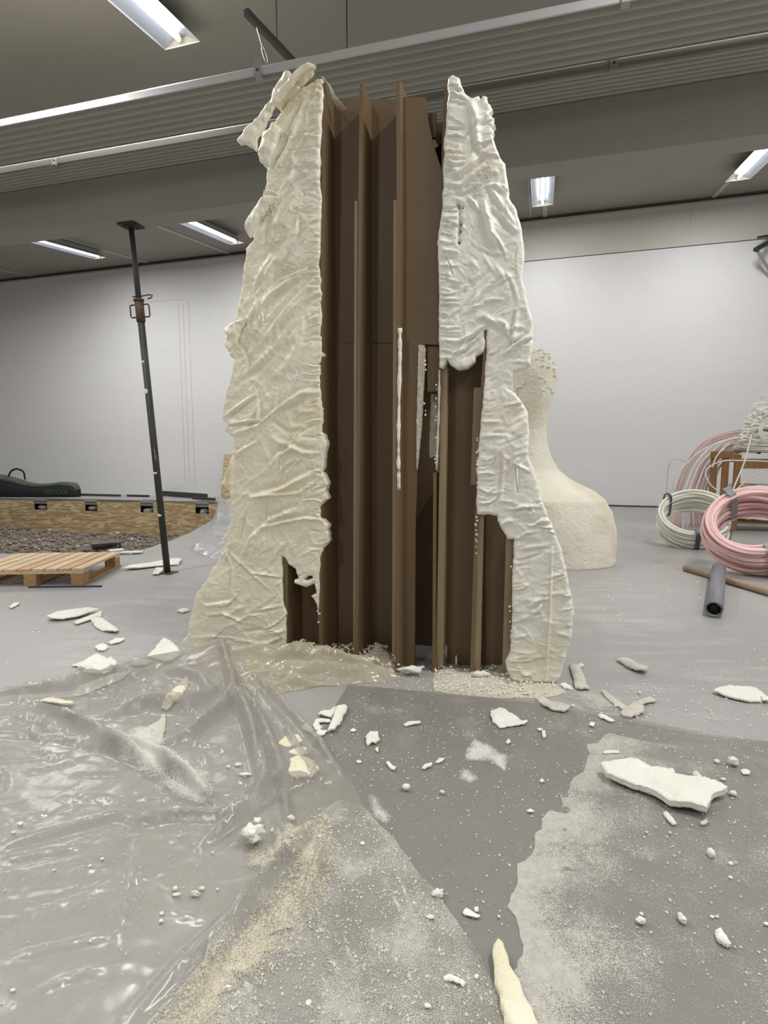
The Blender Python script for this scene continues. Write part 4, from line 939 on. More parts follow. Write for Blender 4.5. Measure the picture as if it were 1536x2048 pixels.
for x in (1600,): cbox(x, x + 14, 938, 1060, 0, .03, 'slat', y1z=.0)
cbox(1480, 1620, 918, 925, .0, .7, 'tray')
cbox(1600, 1614, 926, 1060, .66, .03, 'slat', y1z=.0)
cbox(1438, 1610, 1045, 1052, .02, .64, 'tray')
# heap of white hose lying on the crate: flat coils stacked
hs = W(stz(cpx(1545, 930))[0], ct + .40, zt)
coil('hose_coil', (hs[0] + .10, hs[1], zt + .07), (0.02, 0, 1), .57, .13, .10, .016, 'hose_bright', 'white hose coil with a yellow tape lying flat on the crate', [(4.15, 'tape_yellow', .04), (3.5, 'tape', .03)], 11)
coil('hose_coil', (hs[0] + .14, hs[1], zt + .22), (-.12, .05, 1), .50, .12, .12, .016, 'hose_bright', 'middle white hose coil stacked in the heap on the crate', [], 13)
coil('hose_coil', (hs[0] + .16, hs[1], zt + .37), (.18, -.1, 1), .40, .12, .12, .016, 'hose_bright', 'upper white hose coil stacked in the heap on the crate', [], 17)
coil('hose_coil', (hs[0] + .20, hs[1], zt + .52), (-.25, -.1, 1), .27, .10, .10, .016, 'hose_bright', 'topmost small white hose coil of the heap on the crate', [], 19)
coil('hose_coil', (hs[0] + .05, hs[1] + .1, .42), (0.05, -.05, 1), .42, .5, .05, .016, 'hose_white', 'white hose coil stored inside the crate below the heap', [], 23)
# drooping bundle of pink hose left of the crate
root = empty('hose_bundle', tuple(W(stz(cpx(1400, 1050))[0], ct + .3, 0)), label='pale pink hose bundle arching from the heap down to the floor left of the crate', cat='hose')
rr = random.Random(31); m = MB()
for i in range(34):
    k = rr.random(); dt = rr.uniform(.05, .45); x0 = 1350 + 75 * k; top_y = 862 + 70 * k
    P = [cpx(x0 - 6 + 4 * rr.random(), 1045, dt), cpx(x0 - 4, 1000 - 10 * k, dt), cpx(x0 + 6, 960, dt), cpx(x0 + 22 - 4 * k, 925 + 6 * k, dt), cpx(x0 + 48, 890 + 22 * k, dt), cpx(x0 + 85 - 20 * k, 868 + 34 * k + rr.uniform(-3, 3), dt), cpx(x0 + 130, 858 + 40 * k, dt)]
    P[0][2] = .012
    m.tube([tuple(p) for p in spline(P, 5)], .008, 6)
m.obj('hose', 'hose_pale_pink', root, True, True)
loose = [
 ('thin pink hose end arching alone by the wall, leftmost', 'hose_pale_pink', .007, [(1332,1010,.35),(1334,960,.35),(1340,925,.3),(1352,918,.3),(1368,922,.3),(1382,935,.25)]),
 ('white hose looping out left from the heap over the pink bundle', 'hose_bright', .009, [(1360,990,.1),(1346,975,.0),(1350,955,-.05),(1375,925,-.1),(1405,900,-.1),(1440,885,-.1),(1475,876,.0),(1520,872,.2)]),
 ('white hose making a wide loop in front of the brown slats', 'hose_bright', .009, [(1440,985,-.15),(1420,968,-.2),(1411,945,-.2),(1422,932,-.2),(1445,922,-.2),(1480,921,-.2),(1536,923,-.15),(1570,930,-.1)]),
 ('grey-white straight hose end slanting down across the crate', 'hose_white', .011, [(1503,870,-.15),(1490,920,-.2),(1472,965,-.25),(1455,1005,-.3)]),
 ('pink-white hose rising from the coils to the right edge', 'hose_pale_pink', .009, [(1458,1020,-.5),(1466,990,-.45),(1485,968,-.4),(1515,948,-.4),(1550,932,-.4)]),
 ('white hose bowing low behind the two floor coils', 'hose_bright', .009, [(1425,1010,-.35),(1440,993,-.35),(1465,989,-.35),(1490,996,-.35),(1505,1010,-.35)]),
 ('white hose bent steeply beside the crate post', 'hose_white', .010, [(1425,935,-.1),(1432,915,-.1),(1448,895,-.05),(1458,888,.0)]),
]
for lb, mt, r, pts in loose:
    o = bezier_hose([cpx(x, y, dt) for x, y, dt in pts], r, mt, 'loose_hose'); tag(o, lb, 'hose')
root = empty('hose_tangle', tuple(W(stz(cpx(1530, 900))[0], ct + .3, zt)), label='loose white hose tangle spilling over the stacked coils, at the right edge', cat='hose')
rr = random.Random(77); m = MB()
for i in range(40):
    y0 = rr.uniform(808, 905); k = (y0 - 800) / 105; x0 = 1515 - 55 * k + rr.uniform(-6, 10); dt = rr.uniform(-.1, .5)
    P = [cpx(x0 + 4, y0 + rr.uniform(-3, 6), dt), cpx(x0 + rr.uniform(10, 25), y0 - rr.uniform(0, 9), dt), cpx(x0 + 45, y0 - rr.uniform(-4, 12), dt), cpx(x0 + 90, y0 - rr.uniform(-10, 8), dt), cpx(x0 + 150, y0 + rr.uniform(-5, 20), dt)]
    m.tube([tuple(p) for p in spline(P, 5)], .015, 7)
for rx in (16, 13, 10): m.tube([tuple(cpx(1534 + math.cos(a) * rx, 862 + math.sin(a) * rx * 1.25, -.15)) for a in [math.pi * 2 * k / 20 for k in range(20)]], .009, 6, True)
for dx, dy in ((0, 0), (5, 4), (12, 9)): m.tube([tuple(cpx(1516 + dx, 793 + dy, .1)), tuple(cpx(1535 + dx, 789 + dy, .1)), tuple(cpx(1560, 792 + dy, .15))], .010, 6)
m.obj('hose', 'hose_bright', root, True, True)
# cardboard tube and the grey rolled mat
a = ground(1370, 1142); b = ground(1560, 1199); a[2] = b[2] = .028
m = MB(); m.tube([a, b], .028, 24); o = m.obj('cardboard_tube', 'card', None, True); tag(o, 'brown cardboard tube lying on the floor under the grey roll', 'tube')
a = ground(1427, 1236); b = ground(1436, 1160); d = (b - a) / np.linalg.norm(b - a); zc = np.array([0, 0, .058]); b[2] += .045
sx = np.cross(d, Z); sx /= np.linalg.norm(sx); m = MB(); n = 64; prof_ = []
for k in range(n + 1):
    an = 2 * math.pi * 2.2 * k / n; rad = .056 - .012 * k / n; prof_.append((math.cos(an) * rad, math.sin(an) * rad, math.cos(an) * (rad - .003), math.sin(an) * (rad - .003)))
vs = []
for p in (a, b):
    for c_, s_, c2, s2 in prof_: vs += [p + zc + sx * c_ + Z * s_, p + zc + sx * c2 + Z * s2]
K = 2 * (n + 1); fs = []
for k in range(n):
    i = 2 * k; fs += [(i, i + 2, K + i + 2, K + i), (i + 1, K + i + 1, K + i + 3, i + 3), (i, i + 1, i + 3, i + 2), (K + i, K + i + 2, K + i + 3, K + i + 1)]
m.add(vs, fs); root = empty('rolled_mat', tuple(a), label='grey rolled mat with a black inside, its end resting on the cardboard tube', cat='roll')
m.obj('mat', 'grey_mat', root, True, True); m = MB(); m.tube([a + zc + d * .03, b + zc - d * .03], .041, 20); m.obj('inner_lining', 'black', root, True, True)
# wall bracket at the upper right
root = empty('wall_bracket', tuple(W(wall_px(1536, 490)[0], TWALL, wall_px(1536, 490)[2])), label='black bracket arm fixed to the back wall at the right edge', cat='bracket')
q = [upright(x, y, TWALL - d_) for x, y, d_ in ((1511, 499, .45), (1540, 484, .05), (1560, 478, .0))]
m = MB(); m.tube(q, .045, 8); m.obj('arm', 'rail', root, world=True)
q = [upright(x, y, TWALL - d_) for x, y, d_ in ((1516, 475, .3), (1540, 471, .03))]
m = MB(); m.tube(q, .022, 8); m.obj('stay', 'rail', root, world=True)
q = [upright(x, y, TWALL - d_) for x, y, d_ in ((1515, 502, .40), (1550, 560, .05))]
m = MB(); m.tube(q, .03, 8); m.obj('brace', 'steel', root, world=True)
# ================================================================ PLASTIC FILM, DUST AND FRAGMENTS ON THE FLOOR
def gxy(x, y): p = ground(x, y); return (p[0], p[1])
def gl(*pts): return [gxy(x, y) for x, y in pts]
def flat_map(a, b, h): return (a, b, h)
film_strokes = [  # (line in the picture, half width m, height m, kind)
 (gl((-80,1400),(0,1402),(110,1398),(200,1385),(290,1350),(380,1322)), .035, .06, 'ridge'),
 (gl((-60,1470),(60,1478),(160,1490),(260,1520)), .03, .015, 'fold'),
 (gl((80,1415),(150,1450),(230,1500),(330,1545),(420,1590)), .022, .040, 'ridge'),
 (gl((190,1470),(280,1500),(360,1560),(440,1620)), .018, .026, 'fold'),
 (gl((210,1440),(290,1420),(370,1425),(440,1390)), .03, .05, 'ridge'),
 (gl((300,1510),(380,1480),(450,1420),(470,1370)), .022, .035, 'fold'),
 (gl((330,1350),(400,1370),(430,1400)), .02, .03, 'ridge'),
 (gl((440,1312),(470,1390),(500,1460),(525,1560),(530,1620)), .016, .05, 'ridge'),
 (gl((452,1312),(520,1370),(585,1430),(650,1510),(700,1570)), .014, .045, 'ridge'),
 (gl((470,1360),(520,1440),(560,1540),(575,1640),(580,1700)), .012, .03, 'ridge'),
 (gl((490,1360),(560,1450),(620,1540),(640,1600)), .012, .022, 'fold'),
 (gl((400,1700),(470,1650),(540,1590),(600,1570),(650,1560)), .020, .035, 'fold'),
 (gl((240,1660),(340,1640),(440,1640),(540,1585)), .018, .022, 'fold'),
 (gl((350,2060),(430,1930),(510,1800),(580,1720),(640,1645)), .018, .026, 'fold'),
 (gl((260,2060),(380,1930),(480,1830),(560,1760)), .022, .016, 'fold'),
 (gl((640,1640),(640,1720),(610,1800),(620,1880)), .012, .022, 'fold'),
 (gl((600,1690),(580,1780),(500,1900),(400,2040)), .020, -.006, 'ridge'),
 (gl((0,1700),(120,1670),(230,1640),(320,1650)), .02, .012, 'fold'), (gl((0,1730),(80,1715),(160,1702)), .012, .008, 'fold'),
 (gl((0,1925),(120,1900),(250,1870)), .006, .006, 'ridge'), (gl((270,1680),(250,1800),(230,1900)), .008, .005, 'fold'),
 (gl((740,1640),(800,1760),(880,1900)), .03, .012, 'ridge'), (gl((660,1760),(700,1900),(760,2040)), .03, .010, 'ridge'),
 (gl((20,1440),(90,1450),(60,1470),(140,1465)), .010, .018, 'fold'), (gl((60,1500),(110,1520),(160,1500)), .008, .012, 'fold'),
 (gl((540,1640),(560,1700),(570,1760)), .010, .02, 'fold'), (gl((520,1480),(530,1560),(560,1600)), .008, .02, 'fold'),
]
film_strokes += [(l, w_, a_, k_) for l, w_, a_, k_ in auto_strokes(gl((-60,1410),(300,1345),(440,1330),(640,1500),(600,1620),(300,1620),(-100,1600)), 75, 44, lambda x, y: -.35, (.08, .35), (.004, .010), (.004, .011))]
film_strokes += [(l, w_, a_, k_) for l, w_, a_, k_ in auto_strokes(gl((-100,1600),(500,1640),(640,1640),(500,2000),(-200,2050)), 40, 45, lambda x, y: .25, (.08, .30), (.003, .007), (.002, .005))]
TENT = gxy(443, 1322)
def film_h(X, Y, D):
    s = np.zeros(len(X))
    for l, w_, a_, k_ in film_strokes: stroke(X, Y, s, l, w_ * 1.1, a_ * 1.7, k_)
    h = .006 + np.maximum(s, -.003) + np.maximum(fbm(X * 3, Y * 3, 61, 3), 0) * .010 + fbm(X * 22 + Y * 9, Y * 30, 63, 2) * .0016
    d = np.hypot(X - TENT[0], Y - TENT[1]); h += .10 * np.exp(-(d / .20) ** 1.4)
    return np.maximum(h, .002) * (.25 + .75 * np.clip(D / .03, 0, 1))
film1_px = [(-160,1402),(-20,1400),(120,1394),(205,1372),(300,1334),(370,1316),(430,1306),(462,1316),(560,1398),(640,1480),(700,1562),(735,1622),(800,1702),(870,1792),(940,1892),(1000,1985),(1060,2110),(1080,2200),(-500,2200)]
F1 = ragged(gl(*film1_px), .03, .004, 21)
fo = slab('plastic_sheet', F1, [], .0125, film_h, 0, flat_map, 'film', None, 5)
tag(fo, 'crumpled milky clear plastic sheet with dusty folds, lying at the front left', 'plastic sheet')
# the rolled-up edge running along the sculpture's foot
def bundle_h(X, Y, D):
    s = np.zeros(len(X))
    for l, w_, a_ in ((gl((380,1312),(470,1322),(560,1326),(660,1336),(780,1352)), .04, .075), (gl((470,1366),(560,1356),(650,1356),(770,1358)), .035, .06), (gl((500,1385),(580,1378),(680,1368)), .015, .035), (gl((470,1336),(560,1340),(640,1346),(740,1356)), .006, .03), (gl((520,1360),(600,1366),(700,1362)), .006, .028), (gl((430,1322),(520,1318),(600,1326)), .007, .03), (gl((500,1372),(600,1372)), .005, .02), (gl((560,1322),(640,1334),(720,1350)), .006, .028), (gl((440,1340),(520,1344),(620,1348)), .012, .02), (gl((640,1330),(700,1345),(780,1345)), .012, .025)): stroke(X, Y, s, l, w_, a_, 'ridge')
    return np.maximum(.010 + s * 1.25 + fbm(X * 9, Y * 30, 71, 3) * .034, .004) * (.12 + .88 * np.sqrt(np.clip(D / .03, 0, 1)))
B_ = ragged(gl((372,1312),(430,1314),(500,1320),(575,1318),(640,1330),(720,1340),(792,1346),(800,1354),(770,1366),(720,1368),(640,1374),(560,1388),(524,1396),(470,1372),(420,1350),(385,1335)), .02, .004, 23)
tag(slab('plastic_bundle', B_, [], .009, bundle_h, 0, flat_map, 'film_bundle', None, 6), 'yellowish rolled-up plastic film bunched along the foot of the sculpture', 'plastic sheet')
# darker flat sheet on the right
def film2_h(X, Y, D):
    s = np.zeros(len(X))
    for l, w_, a_, k_ in ((gl((695,1374),(800,1384),(950,1398),(1100,1412),(1260,1445),(1420,1475),(1600,1500)), .02, .012, 'fold'), (gl((1126,1480),(1132,1640),(1142,1850),(1155,2060)), .003, .004, 'ridge'), (gl((750,1640),(775,1690),(790,1580)), .02, .004, 'fold'), (gl((1130,1430),(1300,1455),(1500,1500)), .02, .008, 'fold'), (gl((1300,1480),(1420,1490),(1536,1495)), .010, .008, 'ridge')): stroke(X, Y, s, l, w_, a_, k_)
    return np.maximum(.0022 + np.maximum(s, 0) + np.maximum(fbm(X * 4, Y * 4, 81, 2), 0) * .003, .0012)
F2 = ragged(gl((695,1370),(800,1379),(900,1390),(1050,1404),(1200,1432),(1400,1470),(1700,1500),(2300,1560),(2300,2200),(700,2200),(600,1700),(560,1600),(628,1490)), .04, .003, 25)
tag(slab('plastic_sheet', F2, [], .022, film2_h, 0, flat_map, 'film_dark', None, 7), 'flat dark-toned plastic sheet with a straight crease, covering the floor at the front right', 'plastic sheet')
# thin crumpled film by the pit
def film3_h(X, Y, D):
    s = np.zeros(len(X)); q = gxy(440, 1050)
    return np.maximum(.01 + np.clip(fbm(X * 2.2, Y * 2.2, 91, 4), 0, 1) * .22 + .42 * np.exp(-((X - q[0]) ** 2 + (Y - q[1]) ** 2) / .35) * (.7 + fbm(X * 5, Y * 5, 92, 2)), .004) * (.1 + .9 * np.clip(D / .12, 0, 1))
F3 = ragged(gl((395,1108),(380,1098),(400,1085),(415,1066),(425,1045),(440,1030),(478,1030),(500,1090),(480,1125),(440,1122)), .05, .01, 27)
tag(slab('plastic_sheet', F3, [], .03, film3_h, 0, flat_map, 'film_white', None, 8), 'crumpled clear plastic sheet on the floor between the gravel pit and the sculpture', 'plastic sheet')
# dust lying on the sheets and the floor
def dust(px, hf, off, mat, label, dens, spacing=.02, seed=0, name='foam_dust', rag=(.03, .01)):
    P = ragged(gl(*px), rag[0], rag[1], seed)
    o = slab(name, P, [], spacing, lambda X, Y, D: hf(X, Y, D * 0 + 1) + off, 0, flat_map, mat, None, seed, density=dens)
    tag(o, label, 'dust', kind='stuff'); return o
def fl_h(X, Y, D): return np.zeros(len(X))
def grow(r): return lambda X, Y, D: np.clip(D / r, 0, 1) ** .5
def near_line(l, wd, base=.15): return lambda X, Y, D: np.clip(base + .75 * np.exp(-(dist_poly(X, Y, l, False) / wd) ** 2), 0, 1) * np.clip(D / .04, 0, 1) ** .5
edgeR = gl((1215,1468),(1190,1490),(1165,1540),(1125,1588),(1122,1628),(1095,1625),(1075,1650),(1070,1700),(1036,1732),(1036,1770),(1018,1812),(1045,1880),(1040,1925),(1012,1952),(1012,2060))
def densR(X, Y, D): return .36 + .74 * np.exp(-(dist_poly(X, Y, edgeR, False) / .16) ** 1.3)
dust([(1215,1467),(1195,1487),(1172,1490),(1180,1510),(1165,1545),(1145,1560),(1135,1588),(1124,1586),(1122,1628),(1100,1622),(1082,1640),(1085,1660),(1072,1668),(1070,1702),(1050,1722),(1036,1730),(1035,1772),(1020,1790),(1016,1815),(1030,1835),(1044,1882),(1046,1915),(1036,1925),(1034,1940),(1015,1950),(1010,2000),(1020,2200),(2100,2200),(2100,1640),(1700,1545),(1450,1505),(1300,1487)], film2_h, .0012, 'dust', 'fine grey-cream foam dust with a ragged left edge, covering the right-hand sheet', densR, .02, 31, rag=(.012, .005))
dust([(700,1380),(900,1394),(1100,1420),(1250,1450),(1190,1490),(1120,1600),(1030,1740),(1000,1990),(940,1890),(840,1750),(740,1620),(660,1510)], film2_h, .001, 'dust', 'sparse foam dust speckling the dark bare strip between the two plastic sheets', lambda X, Y, D: .12 + .22 * np.clip((Y - gxy(768, 1600)[1]) / .5, 0, 1), .03, 33)
dust([(640,1625),(680,1605),(735,1624),(800,1704),(870,1794),(940,1894),(1000,1988),(1060,2110),(1070,2200),(180,2200),(330,2040),(420,1900),(500,1800),(560,1730),(480,1690),(440,1640),(500,1650),(560,1690),(620,1660)], film_h, .0015, 'dust', 'thick sprinkling of foam dust over the front of the crumpled sheet', lambda X, Y, D: .62 + .2 * fbm(X * 5, Y * 5, 3, 2), .0125, 35)
vl = gl((640,1650),(628,1720),(612,1780),(560,1850),(500,1900),(420,1980),(360,2060))
dust([(660,1640),(690,1700),(670,1790),(650,1880),(700,1950),(760,2100),(260,2100),(340,1990),(420,1890),(500,1790),(480,1720),(560,1690),(620,1640)], film_h, .003, 'dust_yellow', 'yellowish foam sawdust gathered in the folds of the crumpled sheet', near_line(vl, .055, .30), .0125, 37)
dust([(490,1690),(560,1660),(640,1640),(600,1720),(520,1770),(470,1740)], film_h, .0045, 'dust_yellow', 'yellow sawdust beside the popcorn-like foam lump', grow(.05), .0125, 38)
dust([(285,1455),(330,1470),(345,1500),(400,1530),(430,1560),(442,1590),(425,1612),(385,1620),(340,1600),(290,1560),(230,1520),(215,1480)], film_h, .0065, 'dust_pale', 'bright white foam dust on the long fold of the crumpled sheet', grow(.10), .008, 39)
dust([(-160,1500),(150,1510),(300,1580),(420,1630),(480,1700),(420,1880),(300,2060),(200,2200),(-500,2200)], film_h, .0012, 'dust', 'thin dust film over the left part of the crumpled sheet', lambda X, Y, D: .20 + .3 * fbm(X * 4, Y * 4, 9, 2), .0125, 40)
dust([(930,1500),(945,1478),(985,1490),(1020,1515),(1015,1548),(985,1530),(925,1525)], film2_h, .0016, 'dust_pale', 'white dust smear on the dark sheet, right of the centre', grow(.04), .01, 41, rag=(.01, .004))
dust([(915,1560),(920,1535),(940,1540),(962,1560),(940,1575)], film2_h, .0016, 'dust_pale', 'small white dust smear below the larger one', grow(.05), .01, 42, rag=(.01, .004))
dust([(732,1598),(742,1580),(770,1610),(785,1640),(775,1665),(740,1630)], film2_h, .0016, 'dust_pale', 'white dust patch at the slanting edge of the crumpled sheet', grow(.05), .01, 43, rag=(.01, .004))
# heaps at the sculpture's foot
def heap_h(sc, seed): return lambda X, Y, D: np.maximum(np.clip(D / .12, 0, 1) ** .8 * sc * (1 + 1.2 * fbm(X * 18, Y * 18, seed, 3)), .001)
def heap(px, sc, mat, label, seed):
    o = slab('foam_rubble', ragged(gl(*px), .02, .008, seed), [], .009, heap_h(sc, seed), 0, flat_map, mat, None, seed); tag(o, label, 'rubble', kind='stuff'); return o
heap([(575,1312),(650,1322),(715,1318),(750,1302),(800,1310),(800,1335),(790,1350),(740,1345),(660,1334),(590,1326)], .055, 'dust_heap', 'heap of yellowish foam rubble between the ribs and the rolled plastic', 51)
heap([(868,1345),(885,1333),(960,1340),(1012,1338),(1022,1362),(1110,1368),(1140,1385),(1095,1395),(1010,1398),(920,1392),(866,1382)], .022, 'dust_heap', 'pale sawdust spread in front of the right-hand boards', 53)
dust([(1100,1368),(1180,1375),(1250,1400),(1290,1430),(1200,1430),(1120,1400)], fl_h, .004, 'dust', 'dust trail on the floor right of the sculpture foot', grow(.1), .02, 55)
dust([(1010,1100 + 300),(700,1378),(640,1372),(800,1340),(866,1345),(868,1385),(950,1395)], fl_h, .0045, 'dust', 'dust on the floor in front of the dark gap', lambda X, Y, D: .45 + 0 * X, .02, 56)
dust([(150,1232),(380,1226),(380,1300),(300,1330),(180,1300),(60,1260)], fl_h, .002, 'dust_pale', 'dust streaks around the flakes left of the sculpture', lambda X, Y, D: .22 + .2 * fbm(X * 4, Y * 9, 4, 2), .03, 57)
# ---- countless crumbs
def crumb_field(px, n, size, mat, label, seed, hf=fl_h, lift=.004, bias=None, flat=.7):
    P = gl(*px); A = np.array(P); lo = A.min(0); hi = A.max(0); r = np.random.RandomState(seed)
    X = r.uniform(lo[0], hi[0], n * 6); Y = r.uniform(lo[1], hi[1], n * 6); k = inside(X, Y, P)
    if bias is not None: k &= r.uniform(0, 1, n * 6) < bias(X, Y)
    X = X[k][:n]; Y = Y[k][:n]; Hh = hf(X, Y, np.ones(len(X))) + lift - .002; vs = []; fs = []
    base = [np.array(v) for v in ((1, 0, 0), (-.5, .87, 0), (-.5, -.87, 0), (0, 0, 1), (.1, .1, -.4))]
    for i in range(len(X)):
        s = size[0] + (size[1] - size[0]) * r.uniform() ** 3; a = r.uniform(0, 6.28); c, d = math.cos(a), math.sin(a); e = r.uniform(.5, 1.3)
        k0 = len(vs)
        for b in base: x, y = b[0] * s * e + r.uniform(-.3, .3) * s, b[1] * s; vs.append((X[i] + c * x - d * y, Y[i] + d * x + c * y, Hh[i] + b[2] * s * flat * 1.2))
        fs += [(k0 + a_, k0 + b_, k0 + c_) for a_, b_, c_ in ((0, 1, 3), (1, 2, 3), (2, 0, 3), (1, 0, 4), (2, 1, 4), (0, 2, 4))]
    o = mesh_obj('foam_crumbs', vs, fs, mat); tag(o, label, 'crumbs', kind='stuff'); return o
crumb_field([(0,1200),(420,1190),(400,1330),(0,1390)], 500, (.002, .009), 'crumb', 'foam crumbs strewn over the grey floor at the left', 1)
crumb_field([(700,1385),(1200,1440),(1170,1560),(1040,1740),(1000,1980),(860,1780),(740,1620),(650,1500)], 1500, (.0012, .0055), 'crumb', 'white crumbs on the dark strip between the sheets', 2, film2_h)
crumb_field([(1140,1390),(1600,1420),(1600,2100),(1020,2100),(1050,1800),(1180,1500)], 2200, (.0010, .0050), 'crumb', 'fine crumbs on the dusty right-hand sheet', 3, film2_h)
crumb_field([(640,1620),(735,1630),(1000,1990),(1040,2100),(300,2100),(480,1850),(560,1700)], 4500, (.0010, .0045), 'crumb', 'foam crumbs sprinkled on the front of the crumpled sheet', 4, film_h)
crumb_field([(660,1640),(680,1720),(650,1860),(740,2080),(260,2090),(420,1890),(500,1740),(480,1700)], 5000, (.0012, .0050), 'crumb_yellow', 'yellow sawdust crumbs in the folds', 5, film_h, bias=lambda X, Y: np.exp(-(dist_poly(X, Y, vl, False) / .05) ** 2))
crumb_field([(0,1480),(280,1540),(480,1690),(300,2090),(-200,2090),(-100,1500)], 1100, (.0010, .0040), 'crumb', 'scattered crumbs on the left part of the crumpled sheet', 6, film_h)
crumb_field([(575,1312),(760,1302),(800,1350),(660,1345)], 700, (.003, .014), 'crumb_yellow', 'foam crumbs on the rubble between the ribs', 7, heap_h(.05, 51))
crumb_field([(868,1345),(1012,1338),(1140,1385),(1010,1400),(866,1388)], 1100, (.002, .010), 'crumb', 'foam crumbs on the sawdust before the right-hand boards', 8, heap_h(.018, 53))
crumb_field([(800,1330),(870,1330),(880,1395),(700,1372)], 200, (.002, .008), 'crumb', 'crumbs on the floor before the dark gap', 9)
crumb_field([(1120,1380),(1560,1300),(1560,1440),(1240,1440)], 500, (.002, .008), 'crumb', 'crumbs on the floor right of the sculpture', 10)
crumb_field([(1140,1160),(1400,1160),(1536,1240),(1536,1330),(1150,1330)], 160, (.003, .012), 'crumb', 'crumbs on the bare floor before the grey roll', 11)
# ---- fragments, every one a thing
def sheet_frag(px, label, seed, thick=.014, mat='foam_chip', lift=0., arch=.0, base=0., rag=(.010, .003), group=None, name='foam_fragment', spacing=None, cat='foam fragment', tilt=(0, 0)):
    P = gl(*px); e0 = max(np.ptp(np.array(P), axis=0)); thick = thick * .6; P = ragged(ragged(P, min(.012, e0 * .12), min(.0035, e0 * .030), seed), min(.006, e0 * .06), min(.0018, e0 * .018), seed + 1); A = np.array(P); c = A.mean(0); ax_ = np.linalg.svd(A - c)[2]; wd = max(.01, np.abs((A - c) @ ax_[1]).max()); ln = np.abs((A - c) @ ax_[0]).max()
    ext_ = max(wd, ln); sp = spacing or max(.005, ext_ / 16)
    def h(X, Y, D):
        q = ((X - c[0]) * ax_[1][0] + (Y - c[1]) * ax_[1][1]) / wd; g = ((X - c[0]) * ax_[0][0] + (Y - c[1]) * ax_[0][1]) / ln
        e = min(.006, thick)
        return base + thick + lift * g * g + arch * (1 - q * q) + tilt[0] * (q + 1) * .5 + tilt[1] * (g + 1) * .5 + fbm(X * .7 / ext_ * 2, Y * .7 / ext_ * 2, seed, 3) * thick * .7 + fbm(X * 60, Y * 60, seed + 2, 3) * .003 - e * (1 - np.sqrt(np.clip(1 - np.clip(1 - D / e, 0, 1) ** 2, 0, 1))) * .7
    o = slab(name, P, [], sp, h, lambda X, Y, D, hh: hh - thick * (.55 + .45 * np.clip(D / .01, 0, 1)), flat_map, mat, None, seed)
    zs = [v.co.z for v in o.data.vertices]; dz = min(zs) - max(base, .0); 
    for v in o.data.vertices: v.co.z -= dz
    tag(o, label, cat, group); return o
def lump(x, y, r_px, label, seed, squash=(1, .8, .7), mat='foam_chip', base=.003, group=None, lumpy=.3, name='foam_nugget', rot=0):
    p = ground(x, y); sc = r_px * (p[1] / F) ; co, f = nugget(sc, seed, squash, lumpy, 3 if r_px > 9 else 2)
    c, d = math.cos(rot), math.sin(rot); vs = [(p[0] + q[0] * c - q[1] * d, p[1] + q[0] * d + q[1] * c, base + q[2]) for q in co]
    o = mesh_obj(name, vs, f, mat, None, True); tag(o, label, 'foam nugget', group); return o
def fh(x, y, hf): p = gxy(x, y); return float(hf(np.array([p[0]]), np.array([p[1]]), np.array([1.]))[0])
